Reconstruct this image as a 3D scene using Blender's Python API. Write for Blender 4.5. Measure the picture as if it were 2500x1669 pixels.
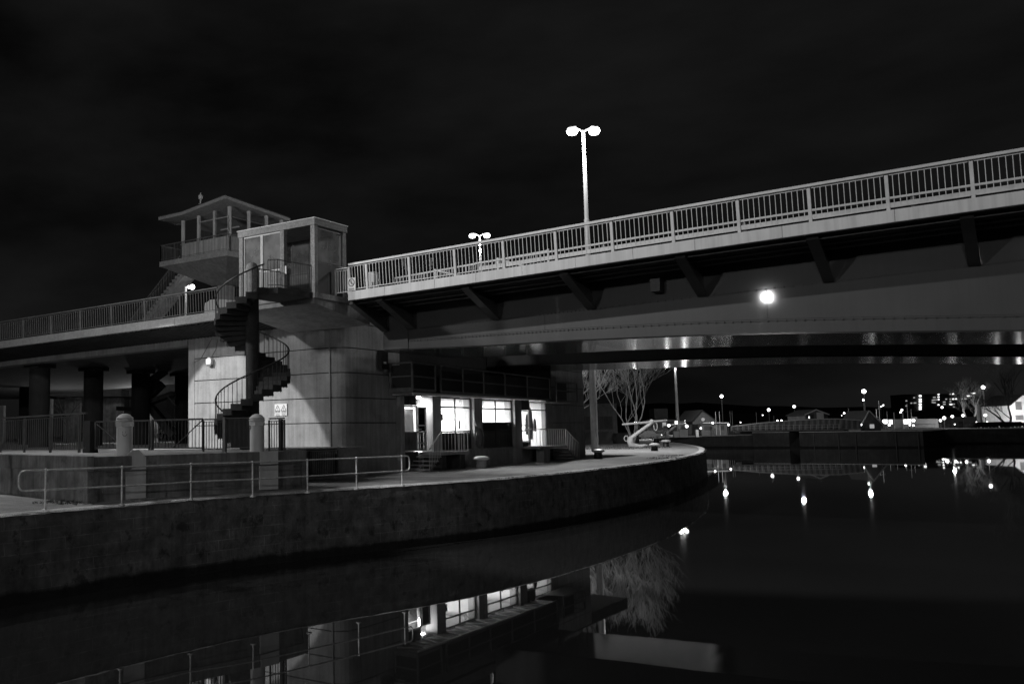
import bpy, bmesh, math, random
from math import sin, cos, pi, radians, sqrt, atan2
from mathutils import Vector, Matrix, noise
random.seed(7)
for o in list(bpy.data.objects): bpy.data.objects.remove(o)
S = bpy.context.scene; COL = S.collection
# ------------------------------------------------------------------ camera
# world frame: x runs along the bridge (towards the far bank of the lock), y across it (away from us), z=0 is the water
CAMX, CAMY, CAMZ = 22.327, -31.133, 4.2
FPX, PPX, PPY, ROLL = 2275.0, 881.0, 834.5, .0145
PITCH = math.atan(220/FPX); AZ = radians(126.05)
_dx = Vector((sin(AZ), -cos(AZ), 0)); _dy = Vector((cos(AZ), sin(AZ), 0))   # view-frame X and Y seen in the bridge frame
def v2w(X, Y, Z): return _dx*X + _dy*Y + Vector((0, 0, Z))
f_ = v2w(0, cos(PITCH), sin(PITCH)); r0 = v2w(1, 0, 0); u0 = v2w(0, -sin(PITCH), cos(PITCH))
R_ = r0*cos(ROLL) - u0*sin(ROLL); U_ = u0*cos(ROLL) + r0*sin(ROLL)
CAM = Vector((CAMX, CAMY, CAMZ))
cd = bpy.data.cameras.new('camera'); cam = bpy.data.objects.new('camera', cd); COL.objects.link(cam); S.camera = cam
cam.matrix_world = Matrix(((R_.x, U_.x, -f_.x, CAM.x), (R_.y, U_.y, -f_.y, CAM.y), (R_.z, U_.z, -f_.z, CAM.z), (0, 0, 0, 1)))
cd.lens = FPX/2500*36; cd.sensor_width = 36; cd.shift_x = (1250-PPX)/2500; cd.clip_end = 3000; cd.clip_start = .5
def ray(x, y): return f_ + R_*((x-PPX)/FPX) + U_*((PPY-y)/FPX)          # surveying helpers: photo pixel -> point on a real plane
def onz(x, y, z=2.25): d = ray(x, y); return CAM + d*((z-CAM.z)/d.z)
def onw(x, y, w): d = ray(x, y); return CAM + d*((w-CAM.y)/d.y)
def ons(x, y, s): d = ray(x, y); return CAM + d*((s-CAM.x)/d.x)
def at(x, y, D): d = ray(x, y); h = d.dot(_dy); return CAM + d*(D/h)
# ------------------------------------------------------------------ render, sky
S.render.engine = 'CYCLES'
S.view_settings.view_transform = 'Standard'; S.view_settings.look = 'None'; S.view_settings.gamma = 1; S.view_settings.exposure = 0
S.cycles.max_bounces = 7; S.cycles.diffuse_bounces = 3; S.cycles.glossy_bounces = 4; S.cycles.transparent_max_bounces = 12
S.cycles.sample_clamp_indirect = 3; S.cycles.caustics_reflective = False; S.cycles.caustics_refractive = False
W = bpy.data.worlds.new('World'); S.world = W; W.use_nodes = True
nt = W.node_tree; N = nt.nodes; L = nt.links; N.clear()
out = N.new('ShaderNodeOutputWorld'); bg = N.new('ShaderNodeBackground'); L.new(bg.outputs[0], out.inputs[0])
tc = N.new('ShaderNodeTexCoord'); mp = N.new('ShaderNodeMapping'); mp.inputs['Scale'].default_value = (1.2, 2.2, 4.5); mp.inputs['Rotation'].default_value = (.25, .2, .4)
nz = N.new('ShaderNodeTexNoise'); nz.inputs['Scale'].default_value = 1.3; nz.inputs['Detail'].default_value = 6; nz.inputs['Roughness'].default_value = .5
cr = N.new('ShaderNodeValToRGB'); cr.color_ramp.elements[0].position = .36; cr.color_ramp.elements[0].color = (.0015,)*3+(1,)
cr.color_ramp.elements[1].position = .78; cr.color_ramp.elements[1].color = (.0140,)*3+(1,)
L.new(tc.outputs['Generated'], mp.inputs[0]); L.new(mp.outputs[0], nz.inputs[0]); L.new(nz.outputs[0], cr.inputs[0]); L.new(cr.outputs[0], bg.inputs[0]); bg.inputs[1].default_value = 1.0
# ------------------------------------------------------------------ unseen lamps outside the frame, with added fill and spots, and the moonless night's lamps
def point(name, loc, watts, r=.3):
    l = bpy.data.lights.new(name, 'POINT'); l.energy = watts; l.shadow_soft_size = r; l.color = (1, 1, 1)
    o = bpy.data.objects.new(name, l); o.location = loc; COL.objects.link(o); return o
K = 1.0
_q = onw(1873, 725, 2.87); _t = (66.0+2.87)/(_q.y-CAM.y)
FAR_LAMP = Vector((_q.x+(_q.x-CAM.x)*_t, -66.0, _q.z+(_q.z-CAM.z)*_t))      # the lamp mirrored in the glossy girder
UNSEEN_LAMPS = [((-4.0, -24.0, 22.5), 5500*K), ((-10.4, -11.2, 13.6), 2900*K), (tuple(FAR_LAMP), 9000*K), ((62, -30, 15), 4200*K), ((24, -64, 19), 5500*K)]  # the opposite-bank lamp is an unseen fill added for the quay wall
for _p, _w in UNSEEN_LAMPS[1:]: point('light_of_unseen_lamp', _p, _w, .3)
def spot(name, loc, target, watts, deg, blend=.1, r=.12):     # unseen added floodlight with a cone shaped round its target
    l = bpy.data.lights.new(name, 'SPOT'); l.energy = watts; l.shadow_soft_size = r; l.spot_size = radians(deg); l.spot_blend = blend
    o = bpy.data.objects.new(name, l); o.location = loc; o.rotation_euler = (Vector(target)-Vector(loc)).to_track_quat('-Z', 'Y').to_euler(); COL.objects.link(o); return o
ADDED_FLOOD = (-24.0, -19.0, 19.5)
spot('light_of_added_bridge_spot', UNSEEN_LAMPS[0][0], (9.5, 0, 9.5), 16500, 45, .25, .2)  # unseen spot added for the fascia, cone kept clear of the pier
spot('light_of_added_pier_spot', ADDED_FLOOD, (-9.2, 2.6, 3.5), 46000, 15.8, .1)  # unseen spot added for the pier, cone edge leaves its right side dark
# ------------------------------------------------------------------ materials (black-and-white place: all greys)
MATS = {}
def mat(name, col, rough=.8, var=.25, scale=3.0, metal=0.0, bump=.15, streak=0.0, speck=0.0, spec=.5, wet=False, bscale=None, patch=0.0):
    m = bpy.data.materials.new(name); m.use_nodes = True; t = m.node_tree; n = t.nodes; l = t.links
    b = n['Principled BSDF']; b.inputs['Roughness'].default_value = rough; b.inputs['Metallic'].default_value = metal
    b.inputs['Specular IOR Level'].default_value = spec
    g = n.new('ShaderNodeNewGeometry')
    def nse(sc, det, vec=None, ro=.6):
        q = n.new('ShaderNodeTexNoise'); q.inputs['Scale'].default_value = sc; q.inputs['Detail'].default_value = det; q.inputs['Roughness'].default_value = ro
        l.new(vec or g.outputs['Position'], q.inputs['Vector']); return q.outputs[0]
    def ramp(src, a, bb, lo, hi):
        q = n.new('ShaderNodeMapRange'); q.inputs[1].default_value = a; q.inputs[2].default_value = bb; q.inputs[3].default_value = lo; q.inputs[4].default_value = hi
        l.new(src, q.inputs[0]); return q.outputs[0]
    def mul(a, b_):
        q = n.new('ShaderNodeMath'); q.operation = 'MULTIPLY'; l.new(a, q.inputs[0]); l.new(b_, q.inputs[1]); return q.outputs[0]
    v = ramp(nse(scale, 8), .3, .7, col*(1-var), col*(1+var))
    v = mul(v, ramp(nse(scale*.13, 3), .3, .7, 1-var*.6, 1+var*.6))
    if streak:
        mpn = n.new('ShaderNodeMapping'); mpn.inputs['Scale'].default_value = (3.2, 3.2, .16); l.new(g.outputs['Position'], mpn.inputs[0])
        v = mul(v, ramp(nse(1.6, 6, mpn.outputs[0]), .42, .75, 1.0, 1-streak))
    if speck:
        v = mul(v, ramp(nse(38, 2), .35, .65, 1-speck, 1+speck))
    if patch:  # missing stones, weed and lime blooms: marks with a shape of their own
        v = mul(v, ramp(nse(1.7, 9, ro=.72), .56, .63, 1.0, 1-patch)); v = mul(v, ramp(nse(5.5, 8, ro=.75), .64, .70, 1.0, 1+patch*2.2))
    if wet:   # algae band that the water leaves along the wall foot
        sx = n.new('ShaderNodeSeparateXYZ'); l.new(g.outputs['Position'], sx.inputs[0])
        ad = n.new('ShaderNodeMath'); ad.operation = 'ADD'; l.new(sx.outputs[2], ad.inputs[0]); l.new(ramp(nse(1.4, 4), 0, 1, -.12, .12), ad.inputs[1])
        v = mul(v, ramp(ad.outputs[0], .22, .36, .12, 1.0))
    cb = n.new('ShaderNodeCombineColor'); [l.new(v, cb.inputs[i]) for i in range(3)]
    l.new(cb.outputs[0], b.inputs['Base Color'])
    if bump:
        bp = n.new('ShaderNodeBump'); bp.inputs['Strength'].default_value = bump; bp.inputs['Distance'].default_value = .03
        l.new(nse(bscale or scale*4, 8), bp.inputs['Height']); l.new(bp.outputs[0], b.inputs['Normal'])
    MATS[name] = m; return m
def emat(name, strength, col=1.0, sample=False):
    m = bpy.data.materials.new(name); m.use_nodes = True; n = m.node_tree.nodes; n.clear()
    e = n.new('ShaderNodeEmission'); e.inputs[0].default_value = (col, col, col, 1); e.inputs[1].default_value = strength
    o = n.new('ShaderNodeOutputMaterial'); m.node_tree.links.new(e.outputs[0], o.inputs[0])
    if not sample: m.cycles.emission_sampling = 'NONE'
    return m
def glass(name, tr=.75, milky=.2, mc=.5, rough=.03):
    m = bpy.data.materials.new(name); m.use_nodes = True; n = m.node_tree.nodes; l = m.node_tree.links; n.clear()
    o = n.new('ShaderNodeOutputMaterial'); a = n.new('ShaderNodeBsdfTransparent'); d = n.new('ShaderNodeBsdfDiffuse'); g = n.new('ShaderNodeBsdfGlossy')
    a.inputs[0].default_value = (tr, tr, tr, 1); g.inputs['Roughness'].default_value = rough; g.inputs[0].default_value = (.9, .9, .9, 1)
    tn = n.new('ShaderNodeTexNoise'); tn.inputs['Scale'].default_value = 1.3; tn.inputs['Detail'].default_value = 7; ge = n.new('ShaderNodeNewGeometry'); l.new(ge.outputs['Position'], tn.inputs['Vector'])
    mr = n.new('ShaderNodeMapRange'); mr.inputs[1].default_value = .35; mr.inputs[2].default_value = .7; mr.inputs[3].default_value = milky*.6; mr.inputs[4].default_value = milky*1.4; l.new(tn.outputs[0], mr.inputs[0])
    d.inputs[0].default_value = (mc, mc, mc, 1)
    x1 = n.new('ShaderNodeMixShader'); l.new(mr.outputs[0], x1.inputs[0]); l.new(a.outputs[0], x1.inputs[1]); l.new(d.outputs[0], x1.inputs[2])
    fr = n.new('ShaderNodeFresnel'); fr.inputs[0].default_value = 1.45
    x2 = n.new('ShaderNodeMixShader'); l.new(fr.outputs[0], x2.inputs[0]); l.new(x1.outputs[0], x2.inputs[1]); l.new(g.outputs[0], x2.inputs[2]); l.new(x2.outputs[0], o.inputs[0])
    return m
M_conc = mat('old_concrete', .31, .85, .2, 1.1, streak=.34, speck=.12, bump=.3, bscale=7, patch=.14)
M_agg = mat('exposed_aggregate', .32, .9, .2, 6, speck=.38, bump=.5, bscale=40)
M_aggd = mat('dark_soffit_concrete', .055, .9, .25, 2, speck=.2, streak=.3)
M_pave = mat('quay_paving', .27, .88, .3, 1.1, speck=.35, bump=.5, bscale=22)
M_cope = mat('granite_coping', .60, .8, .35, 2.0, speck=.35, bump=.8, bscale=12)
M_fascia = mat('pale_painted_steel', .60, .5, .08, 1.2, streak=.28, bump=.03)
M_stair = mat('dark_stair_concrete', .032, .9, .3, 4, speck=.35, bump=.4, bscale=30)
M_col = mat('dark_column_concrete', .022, .9, .3, 1.5, streak=.4)  # near-black base with darker streaks, for columns, bearing shelf and upper wall
M_white = mat('white_paint', .62, .45, .1, 3, bump=.05)
M_rail = mat('light_painted_rail', .58, .45, .12, 3, bump=.04)
M_raild = mat('grey_painted_rail', .14, .5, .25, 5, bump=.08)
M_galv = mat('galvanised_tube', .8, .4, .25, 9, metal=.25, bump=.1)
M_dark = mat('dark_paint', .045, .5, .3, 4, bump=.06)
M_black = mat('black_paint', .02, .5, .3, 4, bump=.05)
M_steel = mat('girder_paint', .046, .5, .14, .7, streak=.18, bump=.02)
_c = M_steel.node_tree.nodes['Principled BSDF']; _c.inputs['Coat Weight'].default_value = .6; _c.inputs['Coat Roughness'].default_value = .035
M_plate = mat('glossy_bottom_plate', .055, .12, .2, .8, metal=.5, bump=.05, bscale=2.0)
M_wall = mat('quay_wall_stone', .15, .8, .45, 2.2, streak=.35, wet=True, bump=.9, bscale=11, patch=.6)
M_ret = mat('stained_concrete_wall', .25, .88, .4, 2.0, streak=.5, bump=.4, patch=.35)
M_panel = mat('wooden_panel', .09, .55, .15, 3, streak=.15, bump=.05)
M_bark = mat('tree_bark', .30, .9, .35, 8, bump=.3)
M_barkd = mat('dark_tree_bark', .07, .9, .35, 8, bump=.3)
M_brick = mat('house_wall', .14, .9, .2, 3, streak=.2)
M_roof = mat('roof_slate', .03, .8, .2, 4)
M_room = mat('office_wall_paint', .72, .7, .04, 2, bump=0)
M_sign = mat('sign_plate', .7, .45, .04, 3, bump=0)
M_ink = mat('sign_print', .05, .6, .1, 3, bump=0)
M_hill = mat('dark_hill', .02, 1, .3, .05, bump=0)
M_land = mat('far_ground', .06, .95, .3, .3, bump=.1)
M_grass = mat('rough_grass', .07, 1, .4, 5, bump=.4)
M_glass = glass('window_glass', .9, .04, .5)
M_kglass = glass('scratched_glazing', .72, .38, .55)
M_cglass = glass('cabin_glass', .8, .06, .5)
M_lamp = emat('lamp_glow', 9); M_lampf = emat('far_lamp_glow', 7); M_win = emat('lit_window', 2.2); M_wind = emat('dim_lit_window', .35); M_diff = emat('ceiling_panel_glow', 9)
# masonry courses for the quay wall
def masonry(m, bw, bh, amount):
    t = m.node_tree; n = t.nodes; l = t.links; b = n['Principled BSDF']
    uv = n.new('ShaderNodeUVMap'); br = n.new('ShaderNodeTexBrick'); br.inputs['Scale'].default_value = 1; br.inputs['Brick Width'].default_value = bw; br.inputs['Row Height'].default_value = bh
    br.inputs['Mortar Size'].default_value = .012; br.inputs['Mortar Smooth'].default_value = .6
    br.inputs['Color1'].default_value = (.86,)*3+(1,); br.inputs['Color2'].default_value = (1.12,)*3+(1,); br.inputs['Mortar'].default_value = (amount,)*3+(1,)
    l.new(uv.outputs[0], br.inputs['Vector'])
    src = b.inputs['Base Color'].links[0].from_socket; nn = n.new('ShaderNodeTexNoise'); nn.inputs['Scale'].default_value = .7; nn.inputs['Detail'].default_value = 5
    mm = n.new('ShaderNodeMapRange'); mm.inputs[1].default_value = .43; mm.inputs[2].default_value = .62; l.new(nn.outputs[0], mm.inputs[0])
    g = n.new('ShaderNodeNewGeometry'); l.new(g.outputs['Position'], nn.inputs['Vector'])
    x = n.new('ShaderNodeMixRGB'); x.blend_type = 'MULTIPLY'; l.new(mm.outputs[0], x.inputs[0]); l.new(src, x.inputs[1]); l.new(br.outputs[0], x.inputs[2]); l.new(x.outputs[0], b.inputs['Base Color'])
masonry(M_wall, .9, .31, 2.0)
# water
M_water = bpy.data.materials.new('harbour_water'); M_water.use_nodes = True
_n = M_water.node_tree.nodes; _l = M_water.node_tree.links; _b = _n['Principled BSDF']
_b.inputs['Base Color'].default_value = (.036, .036, .036, 1); _b.inputs['Roughness'].default_value = .016; _b.inputs['IOR'].default_value = 1.33
_g = _n.new('ShaderNodeNewGeometry'); _t = _n.new('ShaderNodeTexNoise'); _t.inputs['Scale'].default_value = .55; _t.inputs['Detail'].default_value = 2
_bp = _n.new('ShaderNodeBump'); _bp.inputs['Strength'].default_value = .03; _bp.inputs['Distance'].default_value = .02
_l.new(_g.outputs['Position'], _t.inputs['Vector']); _l.new(_t.outputs[0], _bp.inputs['Height']); _l.new(_bp.outputs[0], _b.inputs['Normal'])
# ------------------------------------------------------------------ mesh helpers
def tag(o, label=None, cat=None, group=None, kind=None):
    if label: o['label'] = label
    if cat: o['category'] = cat
    if group: o['group'] = group
    if kind: o['kind'] = kind
    return o
def thing(name, label, cat, loc=(0, 0, 0), group=None):
    o = bpy.data.objects.new(name, None); o.empty_display_size = .3; COL.objects.link(o); o.location = loc
    o.matrix_world = Matrix.Translation(Vector(loc)); return tag(o, label, cat, group)
class MB:
    def __init__(s): s.v = []; s.f = []; s.uv = None
    def add(s, vs, fs):
        k = len(s.v); s.v += [tuple(p) for p in vs]; s.f += [tuple(i+k for i in f) for f in fs]; return s
    def box(s, x0, x1, y0, y1, z0, z1):
        x0, x1 = min(x0, x1), max(x0, x1); y0, y1 = min(y0, y1), max(y0, y1); z0, z1 = min(z0, z1), max(z0, z1)
        return s.add([(x0,y0,z0),(x1,y0,z0),(x1,y1,z0),(x0,y1,z0),(x0,y0,z1),(x1,y0,z1),(x1,y1,z1),(x0,y1,z1)],
                     [(0,3,2,1),(4,5,6,7),(0,1,5,4),(1,2,6,5),(2,3,7,6),(3,0,4,7)])
    def bar(s, p, q, w, h, up=(0, 0, 1)):
        p, q = Vector(p), Vector(q); d = (q-p).normalized(); up = Vector(up)
        a = d.cross(up)
        if a.length < 1e-4: a = d.cross(Vector((1, 0, 0)))
        a.normalize(); b = a.cross(d).normalized(); a *= w/2; b *= h/2
        return s.add([p-a-b, p+a-b, p+a+b, p-a+b, q-a-b, q+a-b, q+a+b, q-a+b], [(0,3,2,1),(4,5,6,7),(0,1,5,4),(1,2,6,5),(2,3,7,6),(3,0,4,7)])
    def tube(s, pts, r, n=8, cap=True):
        pts = [Vector(p) for p in pts]; rs = r if isinstance(r, (list, tuple)) else [r]*len(pts); k = len(s.v); ref = None
        for i, p in enumerate(pts):
            d = (pts[min(i+1, len(pts)-1)] - pts[max(i-1, 0)])
            if d.length < 1e-9: d = Vector((0, 0, 1))
            d.normalize()
            if ref is None: ref = Vector((0, 0, 1)) if abs(d.z) < .9 else Vector((1, 0, 0))
            a = ref - d*ref.dot(d)
            if a.length < 1e-4: a = d.orthogonal()
            a.normalize(); ref = a; b = d.cross(a)
            for j in range(n): s.v.append(tuple(p + (a*cos(2*pi*j/n) + b*sin(2*pi*j/n))*rs[i]))
        for i in range(len(pts)-1):
            for j in range(n): s.f.append((k+i*n+j, k+i*n+(j+1) % n, k+(i+1)*n+(j+1) % n, k+(i+1)*n+j))
        if cap: s.f.append(tuple(k+j for j in reversed(range(n)))); s.f.append(tuple(k+(len(pts)-1)*n+j for j in range(n)))
        return s
    def lathe(s, c, prof, n=20):
        k = len(s.v); c = Vector(c)
        for r, z in prof:
            for j in range(n): s.v.append((c.x+r*cos(2*pi*j/n), c.y+r*sin(2*pi*j/n), c.z+z))
        for i in range(len(prof)-1):
            for j in range(n): s.f.append((k+i*n+j, k+i*n+(j+1) % n, k+(i+1)*n+(j+1) % n, k+(i+1)*n+j))
        s.f.append(tuple(k+j for j in reversed(range(n)))); s.f.append(tuple(k+(len(prof)-1)*n+j for j in range(n))); return s
    def prism(s, poly, z0, z1):
        n = len(poly); A = sum(poly[i][0]*poly[(i+1) % n][1]-poly[(i+1) % n][0]*poly[i][1] for i in range(n))
        if A < 0: poly = poly[::-1]
        return s.add([(x, y, z0) for x, y in poly]+[(x, y, z1) for x, y in poly],
                     [tuple(reversed(range(n))), tuple(range(n, 2*n))]+[(i, (i+1) % n, n+(i+1) % n, n+i) for i in range(n)])
    def extr(s, poly, axis, a0, a1):          # polygon in the plane across axis ('x': (y,z), 'y': (x,z)) pulled along it
        n = len(poly); mk = (lambda a, p: (a, p[0], p[1])) if axis == 'x' else (lambda a, p: (p[0], a, p[1]))
        return s.add([mk(a0, p) for p in poly]+[mk(a1, p) for p in poly], [tuple(reversed(range(n))), tuple(range(n, 2*n))]+[(i, (i+1) % n, n+(i+1) % n, n+i) for i in range(n)])
    def ball(s, c, r, n=10):
        return s.lathe(Vector(c), [(max(r*sin(pi*i/6), .001), -r*cos(pi*i/6)) for i in range(7)], n)
    def build(s, name, m, parent=None, smooth=False, bevel=0):
        me = bpy.data.meshes.new(name); me.from_pydata(s.v, [], s.f); me.materials.append(m)
        bm = bmesh.new(); bm.from_mesh(me); bmesh.ops.recalc_face_normals(bm, faces=bm.faces); bm.to_mesh(me); bm.free()
        if s.uv: 
            lay = me.uv_layers.new(name='UVMap')
            for lp in me.loops: lay.data[lp.index].uv = s.uv[lp.vertex_index]
        if smooth:
            for p in me.polygons: p.use_smooth = True
            try: me.set_sharp_from_angle(angle=radians(40))
            except Exception: pass
        o = bpy.data.objects.new(name, me); COL.objects.link(o)
        if bevel:
            b = o.modifiers.new('bevel', 'BEVEL'); b.width = bevel; b.segments = 2; b.limit_method = 'ANGLE'
        if parent: o.parent = parent; o.matrix_parent_inverse = Matrix.Translation(parent.matrix_world.translation).inverted()
        return o
def struct(name, mb, m, **k): return tag(mb.build(name, m, **k), kind='structure')
def children(o): return [c for c in bpy.data.objects if c.parent == o]
def copy_tree(o, parent=None):
    c = o.copy(); COL.objects.link(c)
    if parent: c.parent = parent
    for ch in children(o): copy_tree(ch, c)
    return c
def text(body, loc, size, m, parent, name='lettering', rot=(pi/2, 0, 0), align='CENTER', depth=.002):
    cu = bpy.data.curves.new(name, 'FONT'); cu.body = body; cu.size = size; cu.align_x = align; cu.extrude = depth; cu.resolution_u = 3
    t = bpy.data.objects.new(name, cu); COL.objects.link(t); dg = bpy.context.evaluated_depsgraph_get()
    me = bpy.data.meshes.new_from_object(t.evaluated_get(dg)); bpy.data.objects.remove(t)
    me.materials.clear(); me.materials.append(m); o = bpy.data.objects.new(name, me); COL.objects.link(o)
    o.parent = parent; o.matrix_parent_inverse = Matrix.Translation(parent.matrix_world.translation).inverted(); o.location = loc; o.rotation_euler = rot; return o
def interp(t, s):
    if s <= t[0][0]: return t[0][1]
    for (a, b), (c, d) in zip(t, t[1:]):
        if s <= c: return b+(d-b)*(s-a)/(c-a)
    return t[-1][1]
ZT = [(-80, 8.9), (-26, 9.74), (-11, 9.91), (-1, 10.09), (6.3, 10.23), (10.5, 10.34), (14.8, 10.43), (22.3, 10.56), (45, 10.8)]
def zt(s): return interp(ZT, s)
#SETTING
w_ = MB().add([(-900, -400, 0), (900, -400, 0), (900, 1100, 0), (-900, 1100, 0)], [(0, 1, 2, 3)])
struct('water', w_, M_water)
# near quay: surveyed edge of the wall, from beside us round the curve to the inlet
EDGE = [(1.2, -60), (1.1, -30), (1.02, -17.4), (1.05, -15.5), (1.13, -13.56), (1.26, -10.49), (1.85, -7.14), (3.2, -2.38), (4.05, 1.09), (4.5, 5.76), (4.68, 9.54), (4.62, 14.85), (4.3, 21.99),
        (3.6, 28), (2.2, 36.7), (.25, 45.9), (-2.6, 56.0), (-5.6, 65.4), (-8.9, 73.6), (-12.9, 83.5), (-17.8, 94), (-22.2, 103.5), (-26.5, 114.5), (-36, 138), (-45.5, 163.8)]
def resample(pl, step):
    o = [Vector(p) for p in pl[:1]]
    for a, b in zip(pl, pl[1:]):
        a, b = Vector(a), Vector(b); k = max(1, int((b-a).length/step)); o += [a+(b-a)*(i/k) for i in range(1, k+1)]
    return o
def smooth_line(pl, it=3):
    for _ in range(it):
        q = [pl[0]]
        for a, b in zip(pl, pl[1:]): q += [a*.75+b*.25, a*.25+b*.75]
        q.append(pl[-1]); pl = q
    return pl
E2 = resample([tuple(p) for p in smooth_line([Vector(p) for p in EDGE], 3)], .3)
def nrm(i):
    a, b = E2[max(i-1, 0)], E2[min(i+1, len(E2)-1)]; d = (b-a).normalized(); return Vector((d.y, -d.x))   # points to the water
QZ = 2.25
gi = MB(); inner = [E2[i]-nrm(i)*.5 for i in range(len(E2))]; n_ = len(inner)
gi.v = [(p.x, p.y, QZ-.004) for p in inner]+[(-260, p.y if 0 < i < n_-1 else p.y, QZ-.004) for i, p in enumerate(inner)]
gi.f = [(i, i+1, n_+i+1, n_+i) for i in range(n_-1)]
struct('quay_paving', gi, M_pave)
qw = thing('quay_wall', 'long curved dark stone quay wall with pale worn coping along the water', 'wall', (1.1, -13, 0))
wl = MB(); rows = 14; wl.uv = []; dist = 0
for i, p in enumerate(E2):
    if i: dist += (E2[i]-E2[i-1]).length
    nn = nrm(i)
    for r in range(rows+1):
        z = -1.0+(QZ-.02+1.0)*r/rows
        dsp = .06*noise.noise(Vector((p.x*.8, p.y*.8, z*1.5)))+.05*noise.noise(Vector((p.x*2.6, p.y*2.6, z*4)))
        if r >= rows-1: dsp += .035*noise.noise(Vector((p.y*6, p.x*6, 3)))-(.07 if r == rows else 0)
        q = p+nn*(dsp+.02+(QZ-z)*.03-.0); wl.v.append((q.x, q.y, z)); wl.uv.append((dist, z))
for i in range(len(E2)-1):
    for r in range(rows): k = i*(rows+1)+r; wl.f.append((k, k+1, k+rows+2, k+rows+1))
wl.build('wall_face', M_wall, qw, smooth=True)
cp = MB(); CW = [0, .03, .12, .3, .53]
for i, p in enumerate(E2):
    nn = nrm(i)
    for j, c in enumerate(CW):
        jit = .05*noise.noise(Vector((p.x*3, p.y*3, j)))
        q = p-nn*(c-(.02 if j == 0 else 0)+(jit if j < 2 else 0)); z = QZ+(-.05+.03*noise.noise(Vector((p.x*5, p.y*5, 9))) if j == 0 else -.012+.02*noise.noise(Vector((p.y*4, p.x*4, 1))) if j == 1 else .008+.008*noise.noise(Vector((p.x*2, p.y*2, j))))
        cp.v.append((q.x, q.y, z))
for i in range(len(E2)-1):
    for j in range(len(CW)-1): k = i*len(CW)+j; cp.f.append((k, k+1, k+len(CW)+1, k+len(CW)))
cp.build('coping', M_cope, qw, smooth=True)
gap = MB(); 
for px in (22,): 
    p = onz(px, 1462, 0)
    gap.box(p.x-.10, p.x+.12, p.y-.12, p.y+.12, -.6, 1.25)
gap.build('ladder_chase', M_black, qw)
# raised terrace behind the retaining wall, and far land
TZ = 3.56
terr = [(-260, 40), (-260, 45), (-13.0, 45), (-13.0, 3.2), (-2.4, 3.2), (-2.4, -5.3), (.35, -5.3), (.3, -7.1), (-.85, -11.5), (-.85, -13.25), (-7.4, -11.8), (-60, -1), (-260, 20)]
struct('terrace_ground', MB().prism(terr, 2.0, TZ), M_pave)
far = MB(); far.prism([(-45.5, 163.9), (-24.1, 163.9), (-24.1, 900), (-900, 900), (-900, 163.9)], -1, 2.2)
struct('far_quay_ground', far, M_land)
far2 = MB(); far2.prism([(-24.0, 163.8), (-17.6, 163.8), (-17.2, 200), (-24, 200)], -1, 2.9); far2.prism([(-15.6, 163.8), (4.6, 163.9), (5.5, 206), (-16.5, 206)], -1, 2.9)
far2.prism([(4.7, 203), (5.6, 200), (420, 225), (420, 900), (-24, 900), (-24, 200.1)], -1, 3.0)
struct('far_quay_island', far2, M_land)
hl = MB()
for k, (y0, hgt, seed) in enumerate(((520, 13, 1), (760, 26, 5))):
    base = len(hl.v); n2 = 90
    for i in range(n2+1):
        x = -760+1500*i/n2; h = hgt*(.75+.5*noise.noise(Vector((x*.006, seed, 0)))+.12*noise.noise(Vector((x*.05, seed, 2))))
        hl.v += [(x, y0, 2), (x, y0+60, 2+h), (x, y0+160, 2)]
    for i in range(n2):
        for j in range(2): q = base+i*3+j; hl.f.append((q, q+1, q+4, q+3))
struct('hills', hl, M_hill)
#WALLS
rw = thing('retaining_wall', 'low stained concrete retaining wall carrying the terrace railings', 'wall', (-.4, -13.6, QZ))
m = MB(); m.prism([(-60, -2.2), (-7.1, -12.1), (-.42, -13.6), (-.46, -11.9), (.55, -7.1), (.62, -5.1), (.3, -5.1), (.25, -7.1), (-.9, -11.5), (-.9, -13.2), (-7.2, -11.75), (-60, -1.8)], QZ-.05, 3.16); m.build('wall', M_ret, rw, bevel=.015)
m = MB(); m.prism([(-60, -2.26), (-7.12, -12.16), (-.36, -13.67), (-.36, -13.4), (-.95, -13.15), (-7.2, -11.7), (-60, -1.75)], 3.162, 3.62); m.build('coping', M_ret, rw, bevel=.02)
m = MB(); m.prism([(-.37, -13.39), (-.40, -11.9), (.6, -7.1), (.66, -5.05), (.28, -5.05), (.22, -7.1), (-.93, -11.5), (-.94, -13.14)], 3.162, 3.585); m.build('coping', M_ret, rw, bevel=.02)
m = MB(); m.box(-2.45, .66, -5.06, -4.8, QZ-.05, 3.57); m.build('end_wall', M_ret, rw, bevel=.02)
# pipe along the wall
m = MB(); m.tube([(-.3, -13.0, 3.14), (-.28, -11.9, 3.14), (.72, -7.1, 3.13), (.79, -5.2, 3.13)], .022, 8); m.build('pipe', M_raild, rw, smooth=True)
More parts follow.
